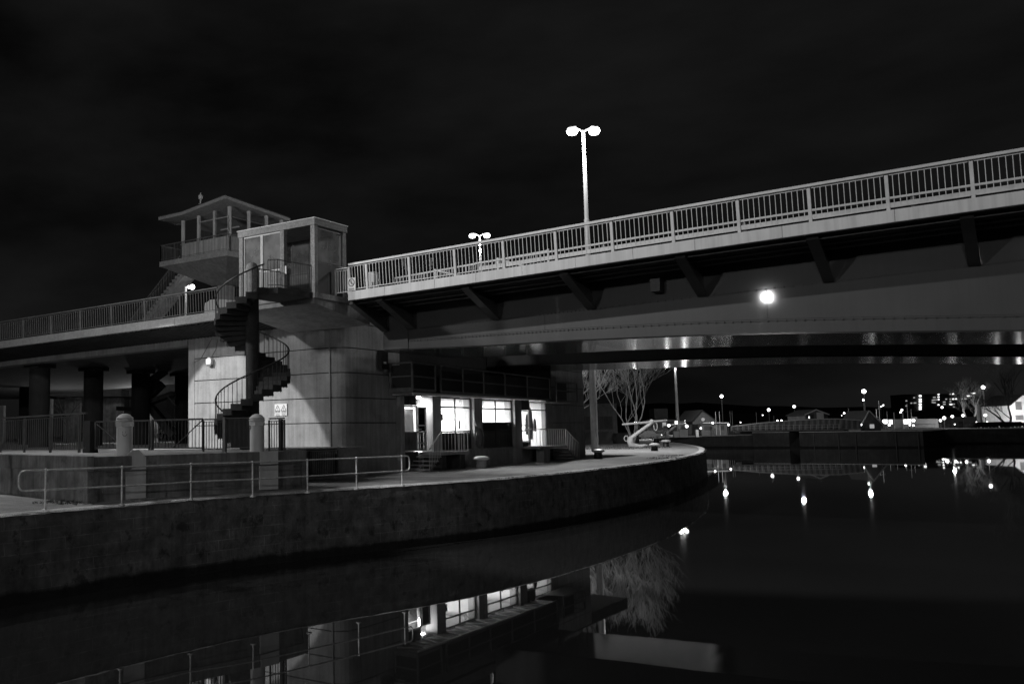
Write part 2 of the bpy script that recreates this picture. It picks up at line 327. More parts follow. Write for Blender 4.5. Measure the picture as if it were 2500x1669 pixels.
# pale rendered pilasters under the concrete bollards
def wallpt(x, y):    # pixel on the water-side face of the retaining wall
    a, b = Vector((-.46, -11.9)), Vector((.55, -7.1)); nn = Vector((b.y-a.y, a.x-b.x)); d = ray(x, y)
    k = (nn.dot(a)-nn.dot(Vector((CAM.x, CAM.y))))/nn.dot(Vector((d.x, d.y))); return CAM+d*k
M_pale = mat('pale_render', .6, .8, .1, 2, bump=.1)
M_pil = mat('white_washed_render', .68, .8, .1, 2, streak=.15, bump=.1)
wn = Vector((4.8, -1.01, 0)).normalized()
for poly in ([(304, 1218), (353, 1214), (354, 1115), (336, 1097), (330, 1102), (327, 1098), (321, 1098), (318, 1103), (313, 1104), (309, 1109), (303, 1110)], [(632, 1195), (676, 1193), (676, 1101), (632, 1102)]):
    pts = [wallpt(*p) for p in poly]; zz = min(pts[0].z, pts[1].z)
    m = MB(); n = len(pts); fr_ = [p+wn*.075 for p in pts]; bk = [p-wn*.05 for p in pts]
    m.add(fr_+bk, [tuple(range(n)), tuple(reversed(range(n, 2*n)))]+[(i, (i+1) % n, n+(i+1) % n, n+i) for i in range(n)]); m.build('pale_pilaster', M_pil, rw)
def bollard_pillar(c, label):
    t = thing('concrete_pillar', label, 'pillar', c, 'domed concrete pillars on the retaining wall')
    r = .25; MB().lathe(c, [(r, -.1), (r, .92), (r+.015, .93)], 24).build('shaft', M_pale, t, smooth=True)
    MB().lathe(c, [(r+.03, .93), (r+.035, 1.07), (r+.01, 1.075)], 6).build('collar', M_pale, t)
    MB().lathe(c, [(r+.005, 1.076), (r+.03, 1.1), (r+.03, 1.13), (r-.0, 1.15), (r+.02, 1.17), (r+.02, 1.2), (r-.02, 1.23), (r-.08, 1.29), (r-.16, 1.325), (.01, 1.335)], 24).build('dome_cap', M_pale, t, smooth=True)
    return t
P1 = wallpt(316, 1110)-wn*.32; p1 = bollard_pillar((P1.x, P1.y, 3.55), 'domed concrete pillar with a drawn smile, left of the pair on the wall')
P2 = wallpt(641, 1100)-wn*.32; p2 = bollard_pillar((P2.x, P2.y, 3.55), 'domed concrete pillar nearer the spiral stair, with a small chain ring')
m = MB(); tv = (CAM-P1); a0 = atan2(tv.y, tv.x)
m.tube([(P1.x+.253*cos(a0+q*.28), P1.y+.253*sin(a0+q*.28), 4.18+.07*q*q) for q in [i/5-1 for i in range(11)]], .007, 5)
for q in (-.25, .12): m.tube([(P1.x+.253*cos(a0+q), P1.y+.253*sin(a0+q), 4.28), (P1.x+.253*cos(a0+q), P1.y+.253*sin(a0+q), 4.33)], .006, 5)
m.build('scrawled_smile', M_ink, p1)
m = MB(); a2 = a0-1.35
m.tube([(P2.x+.27*cos(a2)+.05*cos(t), P2.y+.27*sin(a2), 4.42+.06*sin(t)) for t in [2*pi*i/10 for i in range(11)]], .012, 6, False); m.build('ring', M_dark, p2)
#RAILINGS
def railing(parent, p0, p1, h, nb, m, per=10, lean=0.0, top=(.06, .05), bot=.10, barr=.010, postw=.045, ends=(True, True), zf=None, nside=(0, -1)):
    """bays of upright bars between posts; p0, p1 floor points"""
    p0, p1 = Vector(p0), Vector(p1); nv = Vector((nside[0], nside[1], 0))
    def P(t, z):
        q = p0.lerp(p1, t)
        if zf: q.z = zf(q.x)
        return q+Vector((0, 0, z))+nv*(lean*z)
    pm = []
    for k in range(nb+1):
        if (k == 0 and not ends[0]) or (k == nb and not ends[1]): continue
        MB().bar(P(k/nb, 0), P(k/nb, h-top[1]), postw, postw*1.3, up=(p1-p0)).build('post', m, parent)
    for k in range(nb):
        t0, t1 = k/nb, (k+1)/nb; g = postw/(p1-p0).length
        b = MB(); b.bar(P(t0+g, bot), P(t1-g, bot), .028, .03); b.bar(P(t0+g, h-.09), P(t1-g, h-.09), .02, .02)
        for j in range(per):
            t = t0+(t1-t0)*(j+1)/(per+1); b.bar(P(t, bot), P(t, h-.09), barr*2, barr*2, up=(p1-p0))
        b.build('baluster_panel', m, parent)
    hb = MB(); ns = max(nb, 1)
    for k in range(ns): hb.bar(P(k/ns, h), P((k+1)/ns, h), top[0], top[1])
    hb.build('handrail', m, parent)
r = thing('terrace_railing', 'grey barred railing with flat top on the retaining wall, at the left edge', 'railing', (-1.3, -12.9, 3.62))
railing(r, (-9.4, -11.55, 3.66), (-1.55, -13.05, 3.7), 1.2, 4, M_raild, 12, top=(.09, .05), postw=.06)
MB().bar((-1.55, -13.05, 3.84), (-1.2, -13.1, 3.84), .05, .04).bar((-1.55, -13.05, 4.9), (-1.15, -13.1, 4.9), .09, .05).bar((-1.3, -13.1, 3.84), (-1.3, -13.1, 4.9), .02, .02).bar((-1.42, -13.1, 3.84), (-1.42, -13.1, 4.9), .02, .02).build('end_bars', M_raild, r)
def gate(x0, x1, w, label, brace=1, name='swing_gate', zb=3.66, h=1.08, per=14):
    t = thing(name, label, 'gate', (x0, w, zb), 'barred gates on the terrace'); b = MB()
    b.bar((x0, w, zb), (x0, w, zb+h), .09, .09).bar((x1, w, zb), (x1, w, zb+h), .05, .05).bar((x0, w, zb+h), (x1, w, zb+h), .06, .06).bar((x0, w, zb+.08), (x1, w, zb+.08), .05, .05)
    b.build('frame', M_dark, t); b = MB()
    for i in range(per): x = x0+(x1-x0)*(i+1)/(per+1); b.bar((x, w, zb+.08), (x, w, zb+h), .018, .018)
    b.build('bars', M_dark, t); b = MB()
    if brace > 0: b.bar((x0, w-.03, zb+h-.05), (x0+(x1-x0)*.55, w-.03, zb+.1), .045, .02)
    if brace < 0: b.bar((x1, w-.03, zb+h-.05), (x1-(x1-x0)*.55, w-.03, zb+.1), .045, .02)
    b.build('brace', M_dark, t); return t
q0 = onw(235, 1023, -8).x; q1 = onw(365, 1023, -8).x; q2 = onw(372, 1023, -8).x; q3 = onw(495, 1023, -8).x
gate(q0, q1, -8, 'barred gate with falling brace, left of the smiling pillar', 1); gate(q2, q3, -8, 'barred gate with rising brace, before the pier wall', -1)
m = thing('gate_post', 'thick dark post at the end of the terrace railing', 'post', (q0-.2, -8, TZ)); MB().box(q0-.55, q0-.12, -8.2, -7.8, TZ-.1, 4.78).build('post_body', M_black, m, bevel=.01)
q4 = onw(497, 1023, -7).x; q5 = onw(545, 1023, -7).x; q6 = onw(623, 1023, -7).x
r = thing('stair_foot_railing', 'dark barred railing in front of the spiral stair foot', 'railing', (q4, -7, TZ)); railing(r, (q4, -7, TZ+.02), (q5, -7, TZ+.02), 1.16, 1, M_dark, 6)
t = thing('mesh_gate', 'dark close-barred gate between the stair foot and the nearer pillar', 'gate', (q5+.1, -7, TZ))
b = MB(); b.bar((q5+.08, -7, TZ), (q5+.08, -7, 4.8), .11, .11); b.build('gate_post', M_raild, t)
b = MB(); b.bar((q5+.12, -7, 3.72), (q6, -7, 3.72), .04, .04); b.bar((q5+.12, -7, 4.76), (q6, -7, 4.76), .04, .04)
for i in range(22): x = q5+.2+(q6-q5-.25)*i/21; b.bar((x, -7, 3.72), (x, -7, 4.76), .03, .02)
b.build('bars', M_dark, t)
a, c = onw(657, 1022, -6), onw(694, 1022, -6)
r = thing('warning_sign_railing', 'short dark railing right of the nearer pillar, under the warning sign', 'railing', (a.x, -6, TZ)); railing(r, (a.x, -6, TZ+.02), (c.x, -6, TZ+.02), 1.15, 1, M_dark, 5)
MB().bar((a.x+.55, -6, TZ), (a.x+.55, -6, 4.7), .12, .12).build('gate_post', M_black, r)
r = thing('quay_level_railing', 'low dark barred railing on a kerb at the foot of the pier', 'railing', (-2.2, -4.7, QZ))
MB().box(-2.45, -1.95, -4.75, .9, QZ-.02, QZ+.12).build('kerb', M_ret, r, bevel=.01)
railing(r, (-2.2, -4.7, QZ+.12), (-2.2, .7, QZ+.12), 1.13, 3, M_dark, 14, nside=(1, 0), postw=.08)
#HANDRAIL along the quay edge
hp = [Vector((p.x, p.y, QZ)) for p in (onz(110, 1244), onz(297, 1232), onz(466, 1219.3), onz(617, 1211), onz(751, 1201.5), onz(871, 1193), onz(982, 1184.7))]
r = thing('quay_handrail', 'galvanised two-rail tubular handrail with rounded ends along the quay edge', 'handrail', tuple(hp[3]))
for p in hp:
    o = MB(); o.tube([p+Vector((0, 0, -.02)), p+Vector((0, 0, 1.08))], .026, 10); o.ball(p+Vector((0, 0, 1.06)), .047, 12); o.ball(p+Vector((0, 0, .53)), .045, 12); o.lathe(p, [(.09, -.02), (.09, .02), (.04, .03), (.03, .06)], 12); o.build('post', M_galv, r, smooth=True)
def arc(pa, dirv, out, n=9):      # rounded end between mid and top rail
    o = [];
    for i in range(n):
        t = -pi/2+pi*i/(n-1)
        kx = max(cos(t), 0)**.6; kz = sin(t); kz = (1 if kz > 0 else -1)*abs(kz)**.6
        o.append(pa+dirv*(out-.2+.2*kx)+Vector((0, 0, .795+.265*kz)))
    return o
d0 = (hp[0]-hp[1]).normalized(); d1 = (hp[-1]-hp[-2]).normalized()
top = [h+Vector((0, 0, 1.06)) for h in hp]; mid = [h+Vector((0, 0, .53)) for h in hp]
aL = arc(hp[0], d0, .72); aR = arc(hp[-1], d1, .42)
MB().tube([aL[-1]]+top+[aR[-1]], .024, 10).build('top_rail', M_galv, r, smooth=True)
MB().tube([aL[0]]+mid+[aR[0]], .024, 10).build('middle_rail', M_galv, r, smooth=True)
MB().tube(aL, .024, 10).build('end_loop', M_galv, r, smooth=True); MB().tube(aR, .024, 10).build('end_loop', M_galv, r, smooth=True)
#PART2
#VIADUCT
def strip_s(profile, s0, s1, step, zf, m, name, parent):
    """profile: closed loop of (w, dz) swept along x with z = zf(x)+dz"""
    b = MB(); n = len(profile); k = max(1, int(abs(s1-s0)/step))
    for i in range(k+1):
        s = s0+(s1-s0)*i/k; b.v += [(s, w, zf(s)+dz) for w, dz in profile]
    for i in range(k):
        for j in range(n): b.f.append((i*n+j, i*n+(j+1) % n, (i+1)*n+(j+1) % n, (i+1)*n+j))
    b.f.append(tuple(range(n))); b.f.append(tuple(k*n+j for j in reversed(range(n)))); return b.build(name, m, parent)
via = thing('road_viaduct', 'concrete road viaduct with ribbed soffit and grey parapet left of the pier', 'viaduct', (-28.2, 4, TZ))
S0, S1 = -70, -8.6
for a, b_ in ((-70, -40.3), (-40.28, -30.4), (-30.38, -20.6), (-20.58, -11.55), (-11.53, S1)):
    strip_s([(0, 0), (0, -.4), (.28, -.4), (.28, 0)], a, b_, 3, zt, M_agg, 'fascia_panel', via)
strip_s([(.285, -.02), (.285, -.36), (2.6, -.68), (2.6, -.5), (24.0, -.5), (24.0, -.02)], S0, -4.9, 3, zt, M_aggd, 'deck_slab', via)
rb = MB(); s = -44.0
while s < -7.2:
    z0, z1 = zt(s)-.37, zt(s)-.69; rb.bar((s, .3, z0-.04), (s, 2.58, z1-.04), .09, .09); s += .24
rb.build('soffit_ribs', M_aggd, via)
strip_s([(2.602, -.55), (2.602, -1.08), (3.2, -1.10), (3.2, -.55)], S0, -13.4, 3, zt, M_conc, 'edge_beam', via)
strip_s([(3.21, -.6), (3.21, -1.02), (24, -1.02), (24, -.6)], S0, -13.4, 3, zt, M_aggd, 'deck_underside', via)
strip_s([(.0, .002), (.28, .002), (.28, .012), (.0, .012)], S0, S1, 3, zt, M_aggd, 'kerb_top', via)
nb = 22; railing(via, (S1-.1-2.57*nb, .12, 0), (S1-.1, .12, 0), 1.13, nb, M_raild, 13, lean=.05, zf=zt, postw=.06, top=(.09, .06))
for w in (3.9, 8, 12, 16, 20):
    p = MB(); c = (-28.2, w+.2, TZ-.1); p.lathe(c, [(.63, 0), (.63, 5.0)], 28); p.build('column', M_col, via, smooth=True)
    MB().box(-28.95, -27.45, w-.45, w+.85, TZ+4.9, 8.72).build('column_head', M_aggd, via)
for w in (4, 10, 16): MB().lathe((-47, w, TZ-.1), [(.63, 0), (.63, 4.95)], 20).build('column', M_col, via, smooth=True)
#PIER
GR = [4.64, 5.79, 6.94, 8.09, 9.24]
pier = thing('bridge_pier', 'massive concrete pier with horizontal grooves under the viaduct end', 'pier', (-8, 2.6, QZ))
def course(poly, inset, zs, ztop, zbot, name, parent, m):
    """stacked concrete lifts separated by recessed grooves"""
    c = (sum(p[0] for p in poly)/len(poly), sum(p[1] for p in poly)/len(poly)); b = MB(); z = zbot
    for q in list(zs)+[ztop]:
        if q > ztop: q = ztop
        if q-.02 > z: b.prism(poly, z, q-.02)
        z = q+.02
        if q >= ztop: break
    b.build(name, m, parent, bevel=.012)
    ip = [(p[0]+(inset if p[0] < c[0] else -inset), p[1]+(inset if p[1] < c[1] else -inset)) for p in poly]
    MB().prism(ip, zbot+.01, ztop-.05).build('joint_core', M_black, parent)
rr = 1.0
rnd = [(-3.3-rr+rr*cos(t), 2.6+rr+rr*sin(t)) for t in [-pi/2+pi/2*i/8 for i in range(9)]]
front = [(-13.3, 2.6), (-4.3, 2.6)]+rnd[1:]+[(-3.3, 7.3), (-3.3, 7.32), (-13.3, 7.32)]
course(front, .05, GR, 9.72, QZ-.1, 'wall', pier, M_conc)
# vertical arrises
for e_ in ((-13.3, -12.86, 2.585, 2.6, TZ, 9.2), (-4.05, -4.0, 2.585, 2.61, QZ, 9.1)): MB().box(*e_).build('edge_strip', M_conc, pier)
course([(-13.3, 7.34), (-7.6, 7.34), (-7.6, 34), (-13.3, 34)], .05, GR, 9.2, QZ-.1, 'inner_wall', pier, M_conc)
course([(-7.58, 25.0), (-3.3, 25.0), (-3.3, 30.2), (-7.58, 30.2)], .05, GR, 8.9, QZ-.1, 'end_wall', pier, M_conc)
m = MB(); m.box(-7.58, -3.4, 7.34, 25, 8.3, 8.6); m.build('bearing_shelf', M_col, pier)
# corbelled platform under the glazed kiosk
m = MB(); m.extr([(2.58, 8.95), (2.58, 9.75), (-1.35, 9.75), (-1.35, 9.55), (-.6, 9.42)], 'x', -6.35, -1.7); m.build('corbel', M_conc, pier, bevel=.01)
m = MB(); m.box(-6.3, -1.62, -1.42, 2.9, 9.752, 9.985); m.build('platform_slab', M_agg, pier, bevel=.01)
# warning sign and wall lamp on the pier face
sg = thing('warning_sign', 'white double warning sign with two black triangles on the pier wall', 'sign', (-7.0, 2.57, 5.3))
a, c = onw(670.8, 1015, 2.56), onw(700.5, 985, 2.56)
MB().box(a.x, c.x, 2.55, 2.595, a.z, c.z).build('plate', M_sign, sg); wd = (c.x-a.x)/2; hh = c.z-a.z
for k in range(2):
    cx = a.x+wd*(k+.5); b = MB(); tz = c.z-.06; rt = wd*.42; th = .028
    tri = [(cx, tz), (cx-rt, tz-rt*1.65), (cx+rt, tz-rt*1.65)]
    for i in range(3): p, q = tri[i], tri[(i+1) % 3]; b.bar((p[0], 2.545, p[1]), (q[0], 2.545, q[1]), .012, th, up=(0, 1, 0)) if 0 else b.tube([(p[0], 2.547, p[1]), (q[0], 2.547, q[1])], .012, 5)
    if k: b.box(cx-.012, cx+.012, 2.543, 2.55, tz-.22, tz-.1); b.box(cx-.012, cx+.012, 2.543, 2.55, tz-.255, tz-.235)
    else: b.tube([(cx-.03, 2.547, tz-.24), (cx+.02, 2.547, tz-.17), (cx-.02, 2.547, tz-.16), (cx+.03, 2.547, tz-.1)], .008, 5)
    b.build('triangle', M_ink, sg)
    text(('DANGER', 'CAUTION')[k], (cx, 2.546, c.z-.4), .075, M_ink, sg)
    b = MB()
    for j in range(4): b.box(cx-wd*.38+.01*j, cx+wd*.38-.012*((j*7) % 3), 2.544, 2.55, c.z-.45-.035*j, c.z-.437-.035*j)
    b.build('small_print', M_raild, sg)
wlm = thing('wall_lamp_housing', 'small white five-sided lamp housing on the pier wall', 'wall lamp', (-11.65, 2.5, 7.89))
MB().extr([(-11.65-.17, 7.72), (-11.65+.17, 7.72), (-11.65+.2, 7.98), (-11.65, 8.1), (-11.65-.2, 7.98)], 'y', 2.38, 2.59).build('housing', M_white, wlm, bevel=.02)
MB().box(-11.8, -11.5, 2.4, 2.56, 7.64, 7.715).build('lens', M_raild, wlm)
cbl = MB(); cbl.tube([(-11.62, 2.585, 8.1), (-11.3, 2.585, 8.5), (-11.2, 2.585, 8.95), (-11.6, 2.585, 9.05), (-12.4, 2.585, 8.05), (-12.9, 2.585, 7.9)], .012, 5); cbl.build('cable', M_dark, wlm)
#KIOSK
ki = thing('glazed_kiosk', 'glazed concrete-framed stair head kiosk on top of the pier', 'kiosk', (-3.9, -.2, 9.98))
KZ, KT = 9.99, 12.86; XL, XR, YF, YB = -6.03, -1.72, -1.28, .92
m = MB(); m.box(XL-.04, XR+.04, YF-.04, YB+.04, KT, 13.13); m.build('roof_slab', M_agg, ki, bevel=.008)
m = MB(); m.box(XL-.07, XR+.07, YF-.07, YB+.07, 13.132, 13.17); m.build('roof_edge_trim', M_white, ki)
cols = [(XL, YF), (-3.62, YF), (XR-.22, YF), (XL, YB-.22), (-3.62, YB-.22), (XR-.22, YB-.22)]
for cx, cy in cols: MB().box(cx, cx+.22, cy, cy+.22, KZ, KT-.002).build('column', M_agg, ki, bevel=.008)
def window(parent, p0, p1, z0, z1, m, fr=.05, mull=(), trans=(), gm=None, depth=.06, name='window'):
    """glazed frame between floor points p0, p1 (axis aligned)"""
    p0, p1 = Vector((p0[0], p0[1], 0)), Vector((p1[0], p1[1], 0)); b = MB(); up = (0, 0, 1)
    for z in (z0+fr/2, z1-fr/2): b.bar(p0+Vector((0, 0, z)), p1+Vector((0, 0, z)), depth, fr)
    for t in [fr/2/(p1-p0).length, 1-fr/2/(p1-p0).length]+list(mull): q = p0.lerp(p1, t); b.bar(q+Vector((0, 0, z0+fr)), q+Vector((0, 0, z1-fr)), depth*.96, fr, up=(p1-p0).cross(Vector((0, 0, 1))) if 0 else (p1-p0))
    for z in trans: b.bar(p0+Vector((0, 0, z)), p1+Vector((0, 0, z)), depth*.92, fr)
    f = b.build(name+'_frame', m, parent)
    g = MB(); d = (p1-p0).normalized(); k = d*fr*.5
    a_, b2 = p0+k, p1-k; g.add([a_+Vector((0, 0, z0+.02)), b2+Vector((0, 0, z0+.02)), b2+Vector((0, 0, z1-.02)), a_+Vector((0, 0, z1-.02))], [(0, 1, 2, 3)])
    g.build('pane', gm or M_glass, f); return f
window(ki, (XL+.22, YF+.1), (-4.75, YF+.1), 10.02, KT, M_rail, .06, trans=(11.25,), gm=M_kglass)
window(ki, (-4.74, YF+.1), (-3.62, YF+.1), 10.02, KT, M_rail, .06, trans=(11.2,), gm=M_kglass)
MB().box(-5.75, -4.8, YF+.12, YF+.14, 10.08, 11.2).build('lower_panel', M_rail, ki); MB().box(-4.68, -3.68, YF+.12, YF+.14, 10.08, 11.15).build('lower_panel', M_rail, ki)
window(ki, (XR-.1, YF+.22), (XR-.1, YB-.22), 11.36, KT-.05, M_raild, .06, gm=M_kglass)
MB().box(XR-.12, XR-.07, YF+.225, YB-.225, 10.0, 11.3).build('lower_panel', M_dark, ki)
window(ki, (-3.38, YB-.1), (XR-.23, YB-.1), 11.3, KT-.05, M_raild, .06, mull=(.5,), gm=M_kglass)
window(ki, (XL+.22, YB-.1), (-3.63, YB-.1), 11.3, KT-.05, M_raild, .06, mull=(.5,), gm=M_kglass)
MB().box(-3.4, XR-.225, YB-.14, YB-.08, 10.0, 11.28).build('lower_panel', M_raild, ki); MB().box(XL+.225, -3.63, YB-.14, YB-.08, 10.0, 11.28).build('lower_panel', M_raild, ki)
window(ki, (XL+.1, YF+.22), (XL+.1, YB-.22), 10.02, KT-.05, M_raild, .06, trans=(11.3,), gm=M_kglass)
MB().box(-2.9, -2.55, YB-.16, YB-.145, 11.05, 11.42).build('notice', M_sign, ki)
MB().box(-3.39, -3.3, YF+.03, YF+.05, 10.95, 11.3).build('notice', M_sign, ki)
MB().tube([(-2.35, YB-.5, KZ), (-2.35, YB-.5, 11.5)], .03, 8).build('inner_post', M_raild, ki)
#SPIRAL STAIR
SC = (-3.72, -2.93); SR = 1.56
st = thing('spiral_stair', 'dark concrete spiral stair with barred handrail winding up to the kiosk', 'spiral stair', (SC[0], SC[1], TZ))
TURN = 4.14; th_top = radians(301+36+360); z_top = KZ-.005
def hz(t): return z_top-(th_top-t)/(2*pi)*TURN
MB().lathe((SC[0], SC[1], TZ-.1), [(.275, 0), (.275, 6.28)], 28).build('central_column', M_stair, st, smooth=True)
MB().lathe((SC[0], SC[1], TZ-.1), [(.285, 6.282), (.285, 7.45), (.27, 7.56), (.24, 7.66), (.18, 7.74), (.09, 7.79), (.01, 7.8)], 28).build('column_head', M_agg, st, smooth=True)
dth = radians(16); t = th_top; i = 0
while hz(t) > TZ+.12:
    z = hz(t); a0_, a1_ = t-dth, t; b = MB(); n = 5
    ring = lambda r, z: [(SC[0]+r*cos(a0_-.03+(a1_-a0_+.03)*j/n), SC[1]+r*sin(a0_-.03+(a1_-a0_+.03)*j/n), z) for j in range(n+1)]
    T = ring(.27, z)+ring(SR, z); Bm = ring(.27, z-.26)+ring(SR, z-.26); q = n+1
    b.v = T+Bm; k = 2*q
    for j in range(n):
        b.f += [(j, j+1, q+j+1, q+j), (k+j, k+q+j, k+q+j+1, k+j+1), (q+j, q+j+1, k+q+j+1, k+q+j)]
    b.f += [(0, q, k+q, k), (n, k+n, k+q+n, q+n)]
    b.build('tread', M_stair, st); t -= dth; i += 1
t_bot = t+dth
hr = []; RR = SR-.06; tt = t_bot-.1; hl2 = []
while tt <= th_top-.02: hr.append((SC[0]+RR*cos(tt), SC[1]+RR*sin(tt), hz(tt)+1.02)); tt += .1
MB().tube(hr, .033, 6).build('handrail', M_black, st, smooth=True)
b = MB(); tt = t_bot
while tt < th_top-.02:
    zb = hz(th_top-math.floor((th_top-tt)/dth)*dth); b.tube([(SC[0]+RR*cos(tt), SC[1]+RR*sin(tt), zb-.3), (SC[0]+RR*cos(tt), SC[1]+RR*sin(tt), hz(tt)+1.0)], .014, 5); tt += dth/2
b.build('balusters', M_black, st)
ir = .36; tt = t_bot-.1; q_ = []
# landing
e = (SC[0]+SR*cos(th_top), SC[1]+SR*sin(th_top)); e0 = (SC[0]+.27*cos(th_top), SC[1]+.27*sin(th_top))
lp = [e, (e[0]+.38, e[1]+.15), (-1.72, -1.44), (-3.66, -1.44), (-3.72, -2.66), e0]
MB().prism(lp, 9.74, 9.986).build('landing', M_stair, st, bevel=.005)
def rail_run(parent, pts, h, m, sp=.13, closed=False):
    b = MB(); 
    b.tube([Vector(p)+Vector((0, 0, h)) for p in pts], .022, 6); b.tube([Vector(p)+Vector((0, 0, .1)) for p in pts], .014, 6)
    for p, q in zip(pts, pts[1:]):
        p, q = Vector(p), Vector(q); k = max(1, round((q-p).length/sp))
        for i in range(k+1): r_ = p.lerp(q, i/k); b.tube([r_, r_+Vector((0, 0, h))], .011 if 0 < i < k else .017, 5)
    return b.build('landing_rail', m, parent)
rail_run(st, [(e[0]-.04, e[1]+.02, 9.99), (e[0]+.33, e[1]+.18, 9.99), (-1.78, -1.42, 9.99)], 1.12, M_dark)
rail_run(st, [(-3.55, -1.32, 9.99), (-3.65, -2.3, 9.99), (-3.75, -2.62, 9.99)], 1.05, M_dark)
#TOWER
tw = thing('control_tower', 'concrete bridge control cabin on one thick shaft with overhanging cranked roof', 'control tower', (-19.9, 12.1, 9.3))
A = -16.9; B = -22.9; Y0 = 9.1; Y1 = 15.1; PZ = 15.28
MB().box(B, A, Y0, Y1, PZ-.34, PZ).build('platform', M_agg, tw, bevel=.02)
c0 = (-19.9, 12.1); b = MB(); b.v = [(B+.1, Y0+.1, PZ-.342), (A-.1, Y0+.1, PZ-.342), (A-.1, Y1-.1, PZ-.342), (B+.1, Y1-.1, PZ-.342)]+[(c0[0]+sx*.62, c0[1]+sy*.62, 13.75) for sx, sy in ((-1, -1), (1, -1), (1, 1), (-1, 1))]
b.f = [(0, 1, 2, 3), (7, 6, 5, 4)]+[(i, (i+1) % 4, 4+(i+1) % 4, 4+i) for i in range(4)]; b.build('flared_soffit', M_conc, tw)
MB().lathe((c0[0], c0[1], 9.2), [(.56, 0), (.56, 4.55)], 8).build('shaft', M_conc, tw)
cz = 18.55
rp = [(B-.05, Y0-.05, 18.2), (-20.8, Y0-.05, 18.22), (A-.1, Y0-.05, 18.67), (A-.1, Y1+.05, 18.33), (-19.0, Y1+.05, 18.1), (B-.05, Y1+.05, 18.15), (-19.9, 12.1, 18.35)]
b = MB(); b.v = [(x, y, z-.2-(.45 if i_ == 6 else 0)) for i_, (x, y, z) in enumerate(rp)]+[(x, y, z) for x, y, z in rp]
for i in range(6): j = (i+1) % 6; b.f += [(i, j, 6), (7+j, 7+i, 13), (i, 7+i, 7+j, j)]
b.build('roof', M_agg, tw)
b = MB(); b.v = [(x+(c0[0]-x)*-.01, y+(c0[1]-y)*-.01, z+.005) for x, y, z in rp]+[(x, y, z+.07) for x, y, z in rp]
for i in range(6): j = (i+1) % 6; b.f += [(i, j, 6), (7+j, 7+i, 13), (i, 7+i, 7+j, j)]
b.build('roof_felt', M_dark, tw)
cl, cr_ = -21.4, -17.15; cf, cb_ = 9.6, 14.6
def eave(x, y): 
    return 17.72+(x-cl)/(cr_-cl)*.3
b = MB(); WZ = 16.25
for (x0, y0, x1, y1) in ((cl, cf, cr_, cf+.08), (cr_-.08, cf+.08, cr_, cb_), (cl, cb_-.08, cr_-.08, cb_), (cl, cf+.08, cl+.08, cb_-.08)): b.box(x0, x1, y0, y1, PZ, WZ)
k = 0
x = cl+.05
while x < cr_-.05: b.box(x, x+.1, cf-.012, cf, PZ+.02, WZ-.02); x += .14
y = cf+.1
while y < cb_-.1: b.box(cr_, cr_+.012, y, y+.1, PZ+.02, WZ-.02); y += .14
b.build('boarded_dado', M_rail, tw)
MB().box(cl-.03, cr_+.03, cf-.03, cf+.1, WZ, WZ+.05).box(cr_-.1, cr_+.03, cf+.1, cb_, WZ, WZ+.05).build('sill', M_white, tw)
for (x, y) in ((cl, cf), (cl+1.42, cf), (cl+2.83, cf), (cr_-.16, cf), (cr_-.1, cf+1.65), (cr_-.1, cf+3.3), (cr_-.16, cb_-.16), (cl, cb_-.16), (cl+2.1, cb_-.16)):
    MB().box(x, x+.16, y, y+.16, PZ, eave(x, y)+.12).build('post', M_rail, tw)
def pane_quad(p0, p1, z0, za, zb): 
    g = MB(); g.add([(p0[0], p0[1], z0), (p1[0], p1[1], z0), (p1[0], p1[1], zb), (p0[0], p0[1], za)], [(0, 1, 2, 3)]); g.build('pane', M_cglass, tw)
for x0, x1 in ((cl+.16, cl+1.42), (cl+1.58, cl+2.83), (cl+2.99, cr_-.16)): pane_quad((x0, cf+.08), (x1, cf+.08), WZ+.05, eave(x0, 0)+.05, eave(x1, 0)+.05)
for y0, y1 in ((cf+.16, cf+1.65), (cf+1.81, cf+3.3), (cf+3.46, cb_-.16)): pane_quad((cr_-.06, y0), (cr_-.06, y1), WZ+.05, 18.0, 17.95)
MB().box(cl+.1, cr_-.1, cf+.1, cb_-.1, 17.5, 17.56).build('ceiling', M_room, tw)
MB().box(-20.2, -18.6, 11.9, 12.0, 17.40, 17.49).build('ceiling_tube', M_room, tw)
MB().box(cl+.3, cl+2.4, 12.4, 13.2, PZ, 16.5).build('control_desk', M_dark, tw); MB().box(cl+1.2, cl+1.75, 11.0, 11.12, 16.3, 16.95).tube([(cl+1.45, 11.06, PZ), (cl+1.45, 11.06, 16.3)], .04, 6).build('desk_chair', M_black, tw)
def bars(parent, p, q, z, h, m, sp=.13, name='platform_railing'):
    p, q = Vector((*p, z)), Vector((*q, z)); b = MB(); b.bar(p+Vector((0, 0, h)), q+Vector((0, 0, h)), .05, .04); b.bar(p+Vector((0, 0, .12)), q+Vector((0, 0, .12)), .02, .02)
    k = round((q-p).length/sp)
    for i in range(k+1): r_ = p.lerp(q, i/k); b.bar(r_, r_+Vector((0, 0, h)), .016 if i % 10 else .035, .016 if i % 10 else .035)
    return b.build(name, m, parent)
bars(tw, (B+.06, Y0+.06), (A-.06, Y0+.06), PZ, 1.05, M_raild); bars(tw, (A-.06, Y0+.06), (A-.06, Y1-.06), PZ, 1.05, M_raild); bars(tw, (B+.06, Y0+.06), (B+.06, Y1-2.0), PZ, 1.05, M_raild)
MB().tube([(A-.3+.02*sin(i*1.7), Y0+.48, 16.2+i*.09) for i in range(16)], .02, 4).tube([(A-.36, Y0+.48, 16.5), (A-.22, Y0+.48, 16.7), (A-.38, Y0+.48, 17.0), (A-.24, Y0+.48, 17.25)], .015, 4).build('scrawl', M_ink, tw)
